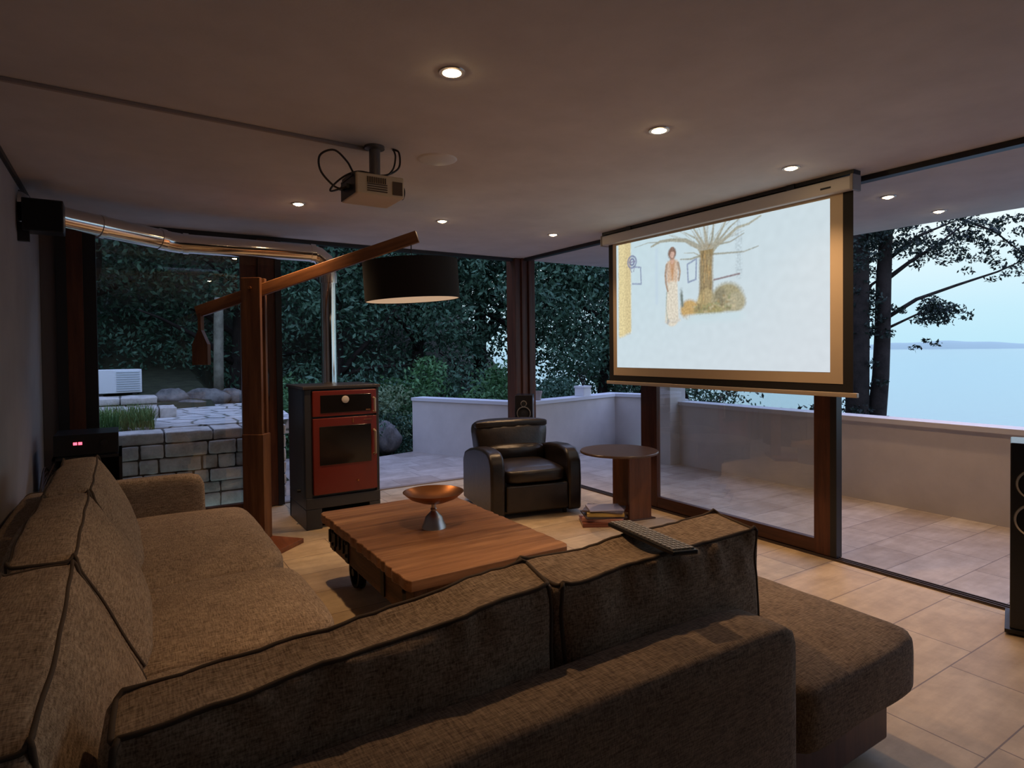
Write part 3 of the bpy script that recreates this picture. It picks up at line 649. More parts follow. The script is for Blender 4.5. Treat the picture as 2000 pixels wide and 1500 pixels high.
# woman in a long pale dress
stroke([(.336, .70), (.337, .60), (.335, .50), (.334, .38)], .085, .13, (.80, .74, .62), 1, .008); stroke([(.30, .35), (.375, .36)], .02, .02, (.72, .68, .60), .8, .008)
stroke([(.318, .78), (.318, .66)], .045, .04, (.70, .50, .36), .9, .008); stroke([(.356, .78), (.356, .66)], .045, .04, (.72, .54, .40), .9, .008); stroke([(.337, .80), (.337, .66)], .05, .02, (.58, .30, .14), .9, .01)
stroke([(.306, .775), (.299, .70), (.303, .63), (.312, .58)], .022, .016, (.46, .34, .26)); stroke([(.368, .775), (.377, .71), (.371, .65)], .022, .016, (.46, .36, .28))
stroke([(.337, .84), (.337, .79)], .030, .030, (.66, .42, .32)); blend(ell(.336, .855, .022, .042, .4), (.26, .16, .12)); blend(ell(.337, .845, .012, .024, .4), (.68, .46, .38)); blend(ell(.337, .885, .012, .018, .4), (.28, .18, .14))
stroke([(.305, .57), (.302, .45), (.31, .36)], .012, .012, (.36, .44, .40), .6); stroke([(.315, .36), (.31, .34)], .02, .02, (.35, .38, .42), .6)
tex = (np.abs(img-np.array((.73, .84, .9))).sum(2) > .25); img *= (1+np.where(tex, .26*nf, 0))[..., None]; img = np.clip(img, .02, 1)
gm = MB(); me = bpy.data.meshes.new('projected_picture')
ys_ = 4.33-2.06*np.arange(PW+1)/PW; zs_ = 1.31+1.145*np.arange(PH+1)/PH
YY, ZZ = np.meshgrid(ys_, zs_); co = np.stack([np.full(YY.shape, -.0025), YY-3.3, ZZ-1.16], 2).reshape(-1, 3)
ii, jj = np.meshgrid(np.arange(PW), np.arange(PH)); a = (jj*(PW+1)+ii).ravel(); fc = np.stack([a, a+PW+1, a+PW+2, a+1], 1)
me.vertices.add(len(co)); me.vertices.foreach_set('co', co.ravel().astype('f')); me.loops.add(fc.size); me.loops.foreach_set('vertex_index', fc.ravel().astype('i'))
me.polygons.add(len(fc)); me.polygons.foreach_set('loop_start', np.arange(0, fc.size, 4, dtype='i')); me.update(calc_edges=True)
ca = me.color_attributes.new('picture', 'FLOAT_COLOR', 'POINT'); pc = np.pad(img, ((0, 1), (0, 1), (0, 0)), mode='edge'); ca.data.foreach_set('color', np.concatenate([pc, np.ones(pc.shape[:2]+(1,))], 2).ravel().astype('f'))
pm = mat('projected_light', (.5, .5, .5), .9, spec=0); at = pm.node_tree.nodes.new('ShaderNodeAttribute'); at.attribute_name = 'picture'
pm.node_tree.links.new(at.outputs['Color'], pm.node_tree.nodes['Principled BSDF'].inputs['Emission Color']); pm.node_tree.nodes['Principled BSDF'].inputs['Emission Strength'].default_value = .88
pm.node_tree.nodes['Principled BSDF'].inputs['Base Color'].default_value = (.05, .05, .05, 1)
me.materials.append(pm); o = bpy.data.objects.new('projected_picture', me); C.objects.link(o); o.parent = ps; o['label'] = 'bright projected picture of a woman in a long dress beside a bare tree'

# wall speaker in the left corner
ws = thing('wall_speaker', 'small black speaker box fixed high on the left wall near the ceiling', 'speaker', (XL, 5.0, 2.27))
obj('cabinet', MB().box(.03, .245, -.09, .08, 0, .205), BLACKP, ws, bevel=.006)
obj('wall_bracket', MB().box(0, .06, -.02, .02, -.06, .06), BLACK, ws)
obj('grille', MB().box(.04, .235, -.095, -.088, .01, .195), mat('grille_cloth', (.006, .006, .007), .95), ws)
# ================================================================== STOVE
stv = thing('stove', 'tall graphite stove with red oven and fire doors', 'stove', (1.58, 5.45, 0))
SXa, SXb, SY0, SY1 = 1.265, 1.905, 5.17, 5.75
t = MB(); t.box(SXa, SXb, SY0+.02, SY1, .26, 1.17); t.box(SXa, SXa+.055, SY0, SY0+.05, .26, 1.17); t.box(SXb-.03, SXb, SY0, SY0+.05, .26, 1.17); obj('body', t, STOVEM, stv, world=True, bevel=.006)
obj('top_plate', MB().box(SXa-.015, SXb+.012, SY0-.015, SY1+.01, 1.17, 1.195), mat('top_plate', (.06, .05, .045), .35, .3), stv, world=True, bevel=.004)
t = MB(); t.box(SXa, SXb, SY0-.01, SY1, .17, .262); t.box(SXa, SXa+.13, SY0-.01, SY1, .0, .17); t.box(SXb-.10, SXb, SY0-.01, SY1, .0, .17); t.box(SXa, SXb, SY1-.05, SY1, 0, .17); t.box(SXa+.13, SXb-.10, SY0+.05, SY1, .02, .04); obj('base', t, STOVEM, stv, world=True, bevel=.006)
od = obj('oven_door', MB().box(SXa+.062, SXb-.028, SY0-.018, SY0+.02, .94, 1.155), REDEN, stv, world=True, bevel=.006)
obj('oven_window', MB().box(SXa+.125, SXb-.075, SY0-.022, SY0-.016, .968, 1.118), OVENG, od, world=True, bevel=.003)
obj('thermometer', MB().lathe([(.031, 0), (.031, .010), (.024, .013), (.0001, .013)], c=(1.60, SY0-.020, 1.077), n=24, rot=Matrix.Rotation(pi/2, 3, 'X')), mat('dial', (.62, .56, .5), .4), od, world=True, smooth='auto')
t = MB(); t.tube([(SXb-.055, SY0-.02, 1.08), (SXb-.055, SY0-.055, 1.075), (SXb-.055, SY0-.055, .965), (SXb-.055, SY0-.02, .96)], .010, 8); obj('handle', t, mat('satin_handle', (.60, .50, .40), .35, .6), od, world=True, smooth='auto')
t = MB(); t.box(1.78, 1.82, SY0-.024, SY0-.021, .975, .985); obj('maker_badge', t, COPPER, od, world=True)
fd = obj('fire_door', MB().box(SXa+.062, SXb-.028, SY0-.018, SY0+.02, .285, .925), REDEN, stv, world=True, bevel=.006)
obj('fire_window', MB().box(SXa+.115, SXb-.080, SY0-.022, SY0-.016, .53, .855), OVENG, fd, world=True, bevel=.003)
t = MB(); t.tube([(SXb-.055, SY0-.02, .80), (SXb-.055, SY0-.06, .79), (SXb-.055, SY0-.06, .60), (SXb-.055, SY0-.02, .59)], .011, 8); obj('handle', t, mat('satin_handle2', (.48, .38, .28), .35, .6), fd, world=True, smooth='auto')
obj('latch', MB().box(1.66, 1.67, SY0-.025, SY0-.017, .875, .91), COPPER, fd, world=True); obj('maker_badge', MB().box(1.76, 1.83, SY0-.021, SY0-.0175, .893, .898), COPPER, fd, world=True)
obj('air_knob', MB().lathe([(.008, 0), (.008, .012), (.0001, .014)], c=(1.70, SY0-.018, .375), n=12, rot=Matrix.Rotation(pi/2, 3, 'X')), COPPER, fd, world=True)
for x in (SXa, SXb):
    s_ = -1 if x == SXa else 1
    obj('side_knob', MB().tube([(x, 5.35, .30), (x+s_*.03, 5.35, .30)], .014, 12), BLACKP, stv, world=True, smooth='auto')
fl = thing('stove_pipe', 'shiny steel stove pipe rising from the stove and running along under the ceiling', 'stove pipe', (1.585, 5.55, 1.195))
t = MB(); t.tube([(1.585, 5.55, 1.19), (1.585, 5.55, 2.20)], .068, 28)
t.tube([(1.585, 5.55, 2.18), (1.585, 5.55, 2.235), (1.56, 5.55, 2.30), (1.50, 5.55, 2.345), (1.43, 5.55, 2.36)], .077, 28)
t.tube([(1.44, 5.55, 2.36), (.40, 5.55, 2.36)], .077, 28)
t.tube([(.41, 5.55, 2.36), (.34, 5.54, 2.365), (.27, 5.51, 2.375)], .08, 28)
t.tube([(.28, 5.515, 2.374), (-.30, 5.24, 2.42), (XL+.05, 5.135, 2.44)], .077, 28)
obj('pipe', t, CHROME, fl, world=True, smooth='auto')
obj('wall_collar', MB().lathe([(.0001, .05), (.085, .05), (.11, .012), (.12, .001), (.0001, .001)], c=(XL, 5.125, 2.442), n=28, rot=Matrix.Rotation(pi/2, 3, 'Y')), CHROME, fl, world=True, smooth='auto')
for p, q in (((1.585, 5.55, 2.10), (1.585, 5.55, 2.19)), ((1.47, 5.55, 2.36), (1.43, 5.55, 2.36)), ((.47, 5.55, 2.36), (.43, 5.55, 2.36)), ((.30, 5.525, 2.372), (.26, 5.505, 2.377)), ((-.09, 5.34, 2.402), (-.12, 5.325, 2.405))):
    obj('clamp_band', MB().tube([p, q], .084, 28), CHROME, fl, world=True, smooth='auto')
# ================================================================== WOODEN COUNTERBALANCE LAMP
lp = thing('floor_lamp', 'wooden counterbalance floor lamp with a black drum shade over the coffee table', 'floor lamp', (.87, 5.05, 0))
u = Vector((.803, -.596, 0)); vv = Vector((-.596, -.803, 0)); P0 = Vector((.87, 5.05, 0)); Z = Vector((0, 0, 1))
bu = Vector((.66, -.75, 0)); bv = Vector((-.75, -.66, 0))
tmp = Vector((.84, 4.93, 0)); t = MB(); t.obox(tmp+Z*.018, bu*.27, bv*.20, Z*.018); obj('base_board', t, wood('base_board_wood', (.14, .045, .018), (.34, .12, .045), 'y', .8, .35), lp, world=True, bevel=.004)
t = MB(); t.obox(P0+Z*.445, u*.085, vv*.062, Z*.41); obj('lower_post', t, LAMPW, lp, world=True, bevel=.006)
for s_ in (-1, 1):
    t = MB(); t.obox(P0+vv*(.040*s_)+Z*1.45, u*.075, vv*.017, Z*.605); obj('upper_slat', t, LAMPW, lp, world=True, bevel=.004)
for z, h in ((.97, .12), (1.80, .025)): obj('spacer', MB().obox(P0+Z*z, u*.055, vv*.022, Z*h), LAMPW, lp, world=True)
A = Vector((.50, 5.325, 1.80)); B = Vector((1.90, 4.28, 2.345)); d = (B-A).normalized(); n2 = d.cross(Vector((d.y, -d.x, 0)).normalized()); n1 = Vector((d.y, -d.x, 0)).normalized()
t = MB()
mid = (A+B)/2; hl = (B-A).length/2
m4 = Matrix((d, n1, n1.cross(d)*-1)).transposed()
bm_ = MB().box(-hl, hl, -.018, .018, -.045, .045)
beam = obj('beam', bm_, LAMPX, lp, bevel=.004); Mx = m4.to_4x4(); Mx.translation = mid-P0; beam.matrix_local = Mx
obj('pivot_bolt', MB().tube([P0+vv*.075+Z*1.975, P0-vv*.075+Z*1.975], .012, 12), COPPER, lp, world=True, smooth='auto')
cw = P0-u*.43
t = MB(); prof = [(.012, 0), (.012, .13), (.03, .17), (.062, .24), (.062, .40), (-.062, .40), (-.062, .24), (-.03, .17), (-.012, .13), (-.012, 0)]
cwv = [(cw+u*a+Z*(1.79-b_)) for a, b_ in prof]; nn = vv*.022
t.add([p+nn for p in cwv]+[p-nn for p in cwv], [tuple(range(10)), tuple(range(10, 20))[::-1]]+[(i, (i+1) % 10, 10+(i+1) % 10, 10+i) for i in range(10)]); obj('counterweight', t, LAMPW, lp, world=True)
E_ = Vector((1.86, 4.31, 0))
t = MB(); t.tube([E_+Z*2.33, E_+Z*2.10], .004, 6); obj('cord', t, CABLE, lp, world=True)
tilt = Matrix.Rotation(radians(1.0), 3, Vector((.89, -.45, 0))) @ Matrix.Rotation(radians(-3.0), 3, Vector((.45, .89, 0)))
t = MB(); t.lathe([(.355, -.145), (.355, .145), (.349, .145), (.349, -.145), (.355, -.145)], c=E_+Z*2.01, n=64, rot=tilt, cap=False); sh = obj('lamp_shade', t, SHADE, lp, world=True, smooth='auto')
t = MB(); t.lathe([(.0001, -.141), (.348, -.141), (.348, -.138), (.0001, -.138)], c=E_+Z*2.01, n=64, rot=tilt); obj('diffuser', t, DIFF, lp, world=True, smooth='auto')
t = MB()
for k in range(3): a = k*2*pi/3; t.tube([E_+Z*2.12, E_+Z*2.15+Vector((.35*cos(a), .35*sin(a), 0))], .003, 5)
t.lathe([(.02, 0), (.02, .05), (.0001, .05)], c=E_+Z*2.09, n=12); obj('spider_fitting', t, STEEL, lp, world=True)
# ================================================================== COFFEE TABLE AND BOWL
TX0, TX1, TY0, TY1, TZ = 1.085, 2.03, 2.60, 4.08, .42
ct = thing('coffee_table', 'rustic cart coffee table of thick orange-brown planks on iron wheels', 'coffee table', ((TX0+TX1)/2, (TY0+TY1)/2, 0))
r2 = random.Random(3)
bounds = [TY0, 2.98, 3.33, 3.72, TY1]
for i in range(4):
    y0, y1 = bounds[i], bounds[i+1]; pts_ = []
    n_ = 12
    for k in range(n_+1): pts_.append((TX0+r2.uniform(-.006, .008)+(.018 if (i == 0 and k == 0) or (i == 3 and k == n_) else 0), y0+.0015+(y1-y0-.003)*k/n_))
    for k in range(n_+1): pts_.append((TX1+r2.uniform(-.008, .006)-(.02 if (i == 0 and k == n_) else 0), y1-.0015-(y1-y0-.003)*k/n_))
    obj('plank', MB().prism(pts_, TZ-.055, TZ), TABLEW, ct, world=True, bevel=.006)
t = MB(); t.box(TX0+.05, TX0+.11, TY0+.05, TY1-.05, .19, TZ-.056); t.box(TX1-.11, TX1-.05, TY0+.05, TY1-.05, .19, TZ-.056); t.box(TX0+.11, TX1-.11, TY1-.11, TY1-.05, .22, TZ-.056)
obj('side_rail', t, TABLED, ct, world=True, bevel=.005)
t = MB(); t.box(1.42, TX1-.11, TY0+.05, TY0+.10, .20, TZ-.056); obj('front_panel', t, TABLEW, ct, world=True, bevel=.004)
obj('back_board', MB().box(TX0+.11, 1.42, TY0+.11, TY0+.13, .22, TZ-.056), TABLED, ct, world=True); obj('corner_strap', MB().box(TX1-.17, TX1-.045, TY0+.035, TY0+.05, .24, TZ-.058), IRON, ct, world=True)
for y in (2.72, 3.02, 3.62, 3.90): obj('iron_strap', MB().box(TX0+.040, TX0+.05, y, y+.05, .20, TZ-.06), IRON, ct, world=True)
for y in (3.70, 3.78, 3.86, 3.98): obj('iron_hasp', MB().box(TX0+.034, TX0+.046, y, y+.022, .24, TZ-.10), IRON, ct, world=True)
for y in (2.745, 3.645, 3.925):
    for z in (.24, .32): obj('bolt', MB().lathe([(.013, 0), (.010, .010), (.0001, .012)], c=(TX0+.04, y, z), n=10, rot=Matrix.Rotation(-pi/2, 3, 'Y')), IRON, ct, world=True)
for x in (TX0+.045, TX1-.105):
    obj('corner_block', MB().box(x-.005, x+.065, TY0+.03, TY0+.13, .10, TZ-.056), TABLED, ct, world=True, bevel=.006)
for x in (TX0+.13, TX1-.13):
    for y in (TY0+.32, TY1-.36):
        t = MB(); q = Matrix.Rotation(pi/2, 3, 'Y')
        t.lathe([(.075, -.022), (.095, -.022), (.095, .012), (.105, .014), (.105, .024), (.075, .022), (.075, -.022)], c=(x, y, .105), n=32, rot=q)
        t.lathe([(.0001, -.03), (.024, -.03), (.024, .03), (.0001, .03)], c=(x, y, .105), n=16, rot=q)
        for k in range(6): a = k*pi/3; t.tube([(x, y+.02*cos(a), .105+.02*sin(a)), (x, y+.08*cos(a), .105+.08*sin(a))], .008, 6)
        obj('wheel', t, IRON, ct, world=True, smooth='auto')
for y in (TY0+.32, TY1-.36):
    t = MB(); t.tube([(TX0+.10, y, .105), (TX1-.10, y, .105)], .014, 10); t.box(TX0+.16, TX0+.20, y-.03, y+.03, .105, .22); t.box(TX1-.20, TX1-.16, y-.03, y+.03, .105, .22); obj('axle', t, IRON, ct, world=True)
t = MB(); t.box(TX0+.16, TX1-.16, TY0+.14, TY1-.11, .20, .24); obj('deck', t, TABLED, ct, world=True)
bw = thing('pedestal_bowl', 'copper bowl on a shiny bell-shaped metal foot, standing on the coffee table', 'bowl', (1.56, 3.33, TZ))
obj('foot', MB().lathe([(.0001, 0), (.075, 0), (.072, .012), (.058, .04), (.050, .065), (.030, .085), (.016, .10), (.020, .112), (.014, .12), (.014, .14), (.03, .150), (.0001, .150)], n=40), STEEL, bw, smooth='auto')
obj('dish', MB().lathe([(.03, .148), (.08, .156), (.14, .180), (.178, .212), (.182, .216), (.174, .217), (.135, .190), (.08, .168), (.0001, .160)], n=56), COPPER, bw, smooth='auto')
# ================================================================== CUSHION MAKER
def cushion(name, corners, bulge, parent=None, label=None, cat=None, group=None, rnd_=12., wr=.006, seed=0, piping=PIPE, horn=.0, cuts=17, pr=.0055, edges='top', m=SOFA, root=None, pinch=0):
    """corners[(i,j,k)] with i,j,k in 0/1 for x,y,z; a stuffed box mapped through them."""
    Cn = {k: Vector(v_) for k, v_ in corners.items()}
    def mp(c_):
        x, y, z = c_; rr_ = (abs(x)**rnd_+abs(y)**rnd_+abs(z)**rnd_)**(1/rnd_)
        mx = max(abs(x), abs(y), abs(z), 1e-6); k = mx/rr_ if rr_ > 0 else 1; X, Y, Zz = x*k, y*k, z*k
        a, b_, g_ = (X+1)/2, (Y+1)/2, (Zz+1)/2
        p = Vector((0, 0, 0))
        for (i, j, l_), c0 in Cn.items(): p += c0*((a if i else 1-a)*(b_ if j else 1-b_)*(g_ if l_ else 1-g_))
        fx, fy, fz = 1-x*x, 1-y*y, 1-z*z
        ex = (Cn[1, 0, 0]-Cn[0, 0, 0]).normalized(); ey = (Cn[0, 1, 0]-Cn[0, 0, 0]).normalized(); ez = (Cn[0, 0, 1]-Cn[0, 0, 0]).normalized()
        p += ex*(x*bulge[0]*max(0, fy*fz)**.7)+ey*(y*bulge[1]*max(0, fx*fz)**.7)+ez*(z*bulge[2]*max(0, fx*fy)**.7)
        if horn: p += ez*horn*(abs(x)*abs(y))**14*(1 if z > .9 else 0)
        q = p*4.5+Vector((seed*7.1, 0, 0)); q2 = Vector((p.x*19, p.y*19, p.z*6))+Vector((seed, 3, 1))
        edge = max(0, 1-abs(.88-z)*1.6) if abs(z) < .999 else .4
        p += Vector((noise.noise(q), noise.noise(q+Vector((5, 5, 5))), noise.noise(q+Vector((9, 1, 4)))))*wr+(ey*(1 if y > 0 else -1))*noise.noise(q2)*wr*2.2*edge*(abs(y) > .9)
        return p
    bm = bmesh.new(); bmesh.ops.create_cube(bm, size=2); bmesh.ops.subdivide_edges(bm, edges=bm.edges[:], cuts=cuts, use_grid_fill=True)
    for v_ in bm.verts: v_.co = mp(tuple(v_.co))
    root_p = parent
    ctr = sum(Cn.values(), Vector((0, 0, 0)))/8; ctr.z = min(c0.z for c0 in Cn.values())
    if label: root_p = thing(name, label, cat, ctr, 0, group)
    T = Vector((0, 0, 0)); p_ = root_p
    while p_ is not None: T += p_.location; p_ = p_.parent
    for v_ in bm.verts: v_.co -= T
    bmesh.ops.recalc_face_normals(bm, faces=bm.faces)
    me_ = bpy.data.meshes.new(name); bm.to_mesh(me_); bm.free(); me_.materials.append(m); me_.polygons.foreach_set('use_smooth', [True]*len(me_.polygons))
    o_ = bpy.data.objects.new('cover' if label else name, me_); C.objects.link(o_); o_.parent = root_p
    def edge_path(a, b_, n_=26): return [mp(tuple(Vector(a).lerp(Vector(b_), i/n_))) for i in range(n_)]
    if piping is not None:
        t_ = MB(); e = 1.0
        loops = []
        for z_ in ((1, -1) if edges == 'all' else (1,)):
            t_.tube([p-T for p in edge_path((-e, -e, z_), (e, -e, z_))+edge_path((e, -e, z_), (e, e, z_))+edge_path((e, e, z_), (-e, e, z_))+edge_path((-e, e, z_), (-e, -e, z_))], pr, 7, closed=True)
        for x_ in (-e, e):
            for y_ in (-e, e): t_.tube([p-T for p in edge_path((x_, y_, 1), (x_, y_, -1))], pr, 7)
        me2 = obj('piping', t_, piping, root_p if label else o_, smooth=True)
    return root_p if label else o_
def cb(x0, x1, y0, y1, z0, z1, **k):
    d_ = {(i, j, l_): ((x0, x1)[i], (y0, y1)[j], (z0, z1)[l_]) for i in (0, 1) for j in (0, 1) for l_ in (0, 1)}
    for kk, v_ in k.items(): d_[tuple(int(ch) for ch in kk[1:])] = v_
    return d_
# ================================================================== SECTIONAL SOFA
sofa = thing('sectional_sofa', 'large brown fabric corner sofa with an open chaise end filling the foreground', 'sofa', (.9, 2.3, 0))
FX = -.50
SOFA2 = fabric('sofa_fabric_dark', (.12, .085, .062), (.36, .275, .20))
t = MB(); t.box(FX, .62, 1.10, 4.70, .05, .24); t.box(.62, 2.32, 1.12, 2.22, .05, .24); obj('plinth', t, SIDEW, sofa, world=True, bevel=.01)
t = MB(); t.box(FX, .66, 2.32, 4.60, .20, .30); t.box(FX, 2.36, 1.24, 2.30, .20, .30); obj('seat_frame', t, SOFA, sofa, world=True, bevel=.015)
cushion('backrest_rail', cb(FX, FX+.16, 1.03, 4.74, .06, .68), (.01, .0, .012), sofa, piping=PIPE, wr=.004, cuts=11, rnd_=8, pr=.006)
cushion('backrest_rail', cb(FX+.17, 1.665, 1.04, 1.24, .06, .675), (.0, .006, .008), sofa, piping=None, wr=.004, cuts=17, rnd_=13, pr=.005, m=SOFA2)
cushion('armrest', cb(FX+.17, .46, 4.60, 4.755, .06, .655), (.004, .008, .008), sofa, piping=None, wr=.003, cuts=9, rnd_=12)
cushion('seat_cushion', cb(-.12, .70, 3.19, 4.59, .235, .44), (.012, .0, .03), sofa, piping=None, wr=.006, cuts=17, rnd_=8, seed=1)
cushion('seat_cushion', cb(-.12, .70, 2.33, 3.155, .235, .44), (.012, .0, .03), sofa, piping=None, wr=.006, cuts=17, rnd_=8, seed=2)
cushion('seat_cushion', cb(-.12, .98, 1.26, 2.315, .235, .445), (.0, .012, .018), sofa, piping=None, wr=.006, cuts=13, rnd_=7, seed=3)
cushion('seat_cushion', cb(.99, 1.665, 1.26, 2.315, .235, .445), (.0, .012, .018), sofa, piping=None, wr=.006, cuts=13, rnd_=7, seed=4)
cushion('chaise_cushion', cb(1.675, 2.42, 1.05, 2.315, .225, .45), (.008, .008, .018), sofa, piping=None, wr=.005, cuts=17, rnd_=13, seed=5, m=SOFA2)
G = 'loose back cushions of the corner sofa'
def lean_left(y0, y1, zt0, zt1, xn=.07):   # against the left wall, facing +x
    return cb(0, 1, 0, 1, 0, 1, c000=(-.28, y0, .45), c100=(xn, y0, .45), c010=(-.28, y1, .45), c110=(.07, y1, .45),
              c001=(-.30, y0, zt0), c101=(-.13, y0, zt0), c011=(-.30, y1, zt1), c111=(-.13, y1, zt1))
cushion('back_cushion', lean_left(3.26, 4.36, .87, .88), (.05, .0, .014), None, 'tan back cushion furthest from the camera against the left wall', 'cushion', G, seed=11, horn=.02, wr=.010, rnd_=14)
cushion('back_cushion', lean_left(2.22, 3.24, .87, .88), (.06, .0, .014), None, 'tan back cushion in the middle of the left wall row', 'cushion', G, seed=12, horn=.02, wr=.010, rnd_=14)
cushion('back_cushion', lean_left(1.22, 2.20, .84, .87, -.06), (.035, .0, .014), None, 'tan back cushion nearest the camera at the bottom left corner', 'cushion', G, seed=13, horn=.02, wr=.010, rnd_=14)
def lean_front(x0, x1, z0, z1, y0=1.27, y1=1.445, yb=1.60):
    return cb(0, 1, 0, 1, 0, 1, c000=(x0+.02, 1.25, .45), c100=(x1-.02, 1.25, .45), c010=(x0+.02, yb, .45), c110=(x1-.02, yb, .45),
              c001=(x0, y0, z0), c101=(x1-.02, y0, z1-.008), c011=(x0, y1, z0), c111=(x1+.02, y1, z1))
cushion('back_cushion', lean_front(-.045, .965, .795, .885), (.0, .03, -.022), None, 'long brown cushion with dark piping, left one in the foreground', 'cushion', G, seed=14, horn=.012, wr=.013, rnd_=16, cuts=37, pr=.006)
cushion('back_cushion', lean_front(.935, 1.80, .86, .89, 1.27, 1.47), (.012, .03, -.02), None, 'dark brown cushion carrying the keyboard, right one in the foreground', 'cushion', G, seed=15, horn=.018, wr=.014, rnd_=16, cuts=37, pr=.006)
# keyboard lying on it
kb = thing('keyboard', 'slim black keyboard with pale keys lying across the right foreground cushion', 'keyboard', (1.375, 1.365, .884)); kb.rotation_euler = (radians(-4), 0, radians(-98))
obj('case', MB().box(-.168, .168, -.045, .045, -.004, .010), BLACKP, kb, bevel=.004)
t = MB()
for j in range(5):
    for i in range(17): t.box(-.160+i*.0189, -.160+i*.0189+.0145, -.040+j*.0163, -.040+j*.0163+.0125, .010, .0145)
obj('keys', t, mat('key_grey', (.30, .27, .24), .5), kb)
# ================================================================== ARMCHAIR
ac = thing('leather_armchair', 'black leather recliner armchair in the corner beside the coffee table', 'armchair', (3.085, 4.44, 0), radians(-12))
# local frame: x width, -y front
def arm_prof(): # (y, z)
    return [(-.02, .03), (-.03, .30), (-.02, .47), (.02, .545), (.08, .585), (.22, .60), (.45, .585), (.66, .545), (.80, .50), (.86, .42), (.86, .03)]
cw_ = .435
for s_ in (-1, 1):
    x0, x1 = (-cw_, -cw_+.135) if s_ < 0 else (cw_-.135, cw_)
    obj('armrest', MB().prism(arm_prof(), x0, x1, axis='x'), LEATHER, ac, bevel=.028, seg=4)
obj('base_frame', MB().box(-.30, .30, .02, .82, .04, .26), LEATHER, ac, bevel=.01)
obj('footrest_panel', MB().box(-.295, .295, -.035, .04, .06, .295), LEATHER, ac, bevel=.018, seg=3)
def acush(name, c8, bulge, wr=.006, seed=0, rnd_=6):
    o_ = cushion(name, c8, bulge, None, piping=None, wr=wr, seed=seed, rnd_=rnd_, cuts=13, m=LEATHER); o_.parent = ac; return o_
acush('seat_cushion', cb(-.298, .298, -.03, .60, .30, .435), (.0, .02, .03), .006, 21)
acush('backrest', cb(0, 1, 0, 1, 0, 1, c000=(-.30, .50, .36), c100=(.30, .50, .36), c010=(-.33, .78, .30), c110=(.33, .78, .30), c001=(-.385, .60, .78), c101=(.385, .60, .78), c011=(-.385, .80, .80), c111=(.385, .80, .80)), (.01, .035, .015), .006, 22, 7)
acush('lumbar_pad', cb(-.285, .285, .47, .60, .42, .575), (.0, .03, .01), .010, 23)
acush('headrest_roll', cb(-.375, .375, .585, .69, .725, .80), (.0, .01, .01), .005, 24)
for x in (-.3, .3):
    for y in (.06, .76): obj('foot', MB().lathe([(.02, 0), (.02, .045)], c=(x, y, 0), n=12), BLACK, ac)
# ================================================================== SIDE TABLE, MAGAZINES
sd = thing('side_table', 'round brown side table on a single flat panel leg beside the armchair', 'side table', (3.60, 3.92, 0))
obj('table_top', MB().lathe([(.0001, .60), (.325, .60), (.33, .606), (.33, .614), (.325, .62), (.0001, .62)], n=64, c=(-.04, -.03, 0)), SIDET, sd, smooth='auto')
t = MB(); t.obox((3.835, 4.03, .30), (-.045, .19, 0), (.012, .003, 0), (0, 0, .30), 0); t.obox((3.76, 3.85, .30), (.11, -.02, 0), (.003, .012, 0), (0, 0, .30)); obj('panel_leg', t, SIDEW, sd, world=True, bevel=.003)
t = MB(); t.prism([(3.45, 3.88), (3.90, 3.80), (3.86, 4.24), (3.52, 4.12)], .0, .012); obj('base_plate', t, SIDET, sd, world=True)
mags = [((3.47, 3.98), .37, .27, .030, .35, (.22, .07, .04), 'brown-red book at the bottom of the floor pile by the side table', 'book'),
        ((3.49, 3.99), .34, .25, .028, .10, (.55, .28, .22), 'pinkish red book, second from the bottom of the floor pile', 'book'),
        ((3.50, 4.00), .35, .26, .014, .42, (.06, .045, .05), 'dark magazine in the middle of the floor pile', 'magazine'),
        ((3.50, 3.99), .31, .23, .026, .30, (.62, .42, .12), 'book with a yellow spine near the top of the floor pile', 'book'),
        ((3.52, 4.01), .34, .25, .014, .02, (.14, .11, .12), 'thin dark magazine second from the top of the floor pile', 'magazine'),
        ((3.51, 4.00), .29, .22, .010, .40, (.48, .44, .52), 'pale lilac magazine on top of the floor pile', 'magazine')]
z = 0.0
for (x, y), l_, w_, h_, rz, col, lab, kind in mags:
    b_ = thing(kind, lab, kind, (x-.04, y-.02, z), rz-.9, 'books and magazines piled on the floor')
    cm = mat('cover_'+kind, col, .4)
    if kind == 'book':
        t = MB(); t.box(-l_/2, l_/2, -w_/2, w_/2, 0, .003); t.box(-l_/2, l_/2, -w_/2, w_/2, h_-.003, h_); t.box(-l_/2, l_/2, -w_/2, -w_/2+.003, 0, h_); obj('cover', t, cm, b_)
        obj('pages', MB().box(-l_/2+.004, l_/2-.004, -w_/2+.003, w_/2-.004, .003, h_-.003), mat('paper', (.6, .52, .42), .8), b_)
    else:
        obj('cover', MB().box(-l_/2, l_/2, -w_/2, w_/2, 0, h_), cm, b_, bevel=.0015)
    z += h_+.0006
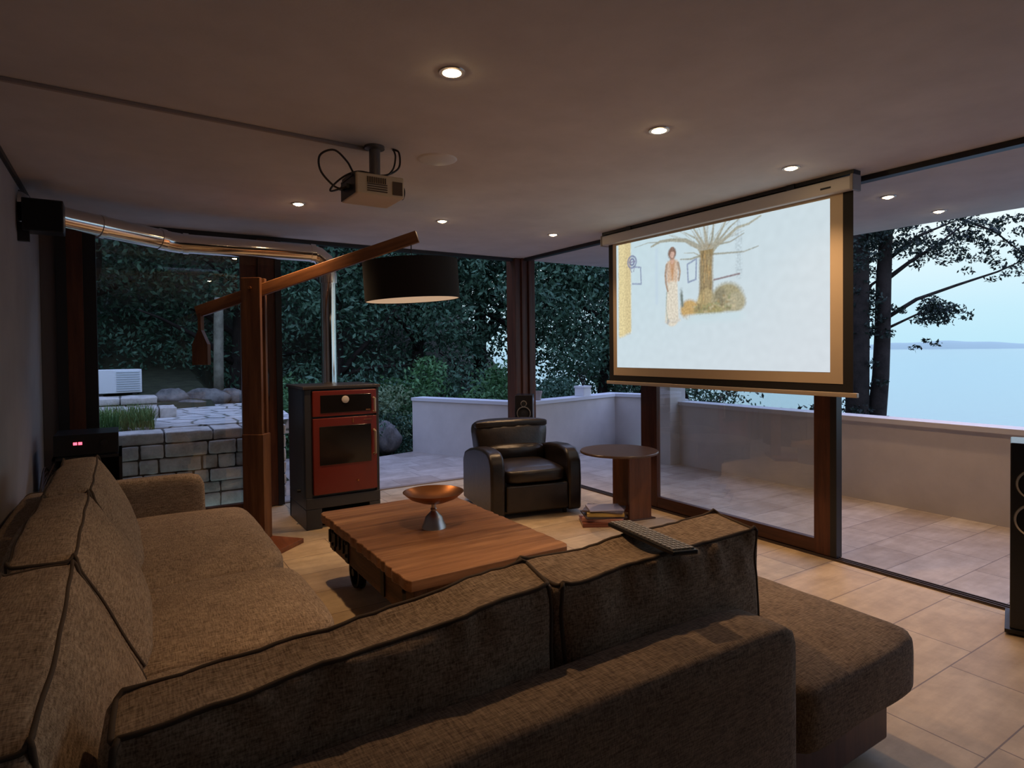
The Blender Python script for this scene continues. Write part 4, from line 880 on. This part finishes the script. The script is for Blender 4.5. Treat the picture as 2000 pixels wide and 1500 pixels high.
# ================================================================== TOWER SPEAKERS
def tower(loc, rz, lab):
    t_ = thing('tower_speaker', lab, 'speaker', loc, rz, 'pair of floor-standing speakers')
    obj('cabinet', MB().box(-.10, .10, 0, .28, .03, .98), mat('speaker_black', (.012, .012, .014), .25), t_, bevel=.006)
    obj('plinth', MB().box(-.12, .12, -.015, .30, .012, .03), BLACK, t_)
    q = Matrix.Rotation(pi/2, 3, 'X'); silver = mat('driver_ring', (.75, .70, .62), .25, .9)
    for z_, R_, nm in ((.885, .035, 'tweeter'), (.775, .078, 'mid_driver'), (.595, .085, 'woofer')):
        d_ = obj(nm, MB().lathe([(R_-.012, .004), (R_*.55, -.018+.022), (.022, .002), (.018, .012), (.0001, .014)], c=(0, -.001, z_), n=32, rot=q), mat('cone_black', (.015, .015, .016), .5), t_, smooth='auto')
        obj('ring', MB().lathe([(R_-.011, .003), (R_-.009, .011), (R_-.001, .010), (R_+.002, .0), (R_-.011, .0)], c=(0, 0, z_), n=40, rot=q, cap=False), silver, d_, smooth='auto')
    for x in (-.1, .1):
        for y in (.01, .27): obj('spike_foot', MB().lathe([(.004, 0), (.013, .012)], c=(x, y, 0), n=10), STEEL, t_)
    return t_
tower((3.825, 1.15, 0), radians(-72), 'black tower speaker with silver driver rings cut by the right edge of the view')
tower((3.78, 5.68, 0), radians(-38), 'black tower speaker behind the armchair in front of the corner post')
# ================================================================== HIFI RACK IN THE LEFT CORNER
rk = thing('hifi_rack', 'black equipment rack behind the end of the left sofa', 'equipment rack', (-.21, 5.62, 0))
t = MB(); t.box(-.22, .20, -.22, .24, .02, .05); t.box(-.22, .20, -.22, .24, .38, .40); t.box(-.22, .20, -.22, .24, .72, .74); t.box(-.22, -.20, -.22, .24, .02, .74); t.box(.18, .20, -.22, .24, .02, .74); t.box(-.22, .20, .22, .24, .02, .74); obj('shelf_frame', t, BLACK, rk)
obj('foot', MB().box(-.2, .18, -.2, .2, 0, .02), BLACK, rk)
am = thing('amplifier', 'black amplifier with a glowing red display on top of the equipment rack', 'amplifier', (-.22, 5.60, .741))
obj('case', MB().box(-.20, .19, -.20, .20, .012, .16), BLACKP, am, bevel=.004)
obj('foot', MB().box(-.18, .17, -.18, .18, 0, .012), RUB, am)
t = MB(); t.box(-.085, -.062, -.2035, -.199, .085, .105); t.box(-.055, -.032, -.2035, -.199, .085, .105); obj('display', t, emis('red_display', (1, .10, .16), 3.), am)
obj('volume_knob', MB().lathe([(.022, 0), (.022, .018), (.0001, .018)], c=(.10, -.2, .09), n=20, rot=Matrix.Rotation(pi/2, 3, 'X')), BLACK, am, smooth='auto')
av = thing('media_player', 'flat black media player on the middle shelf of the equipment rack', 'media player', (-.21, 5.60, .401))
obj('case', MB().box(-.19, .17, -.19, .18, .008, .09), BLACKP, av, bevel=.003); obj('foot', MB().box(-.17, .15, -.17, .16, 0, .008), RUB, av)
t = MB()
for k in range(4): t.tube(spline([(-.43+.005*k, 5.36, .62+.03*k), (-.46, 5.25-.04*k, .70-.04*k), (-.47+.01*k, 5.0, .5), (-.48+.01*k, 4.95, .1), (-.47+.01*k, 4.95, .012)]), .006, 6)
tag(obj('cables', t, CABLE, smooth=True), 'tangle of black cables hanging between the equipment rack and the left wall', 'cables'); t = MB(); t.tube(spline([(-.02, 5.42, .50), (.04, 5.30, .42), (.03, 5.22, .25), (.02, 5.2, .012)]), .006, 6)
tag(obj('cables', t, CABLE, smooth=True), 'single black cable dropping from the right side of the equipment rack', 'cable').name = 'cable_drop'
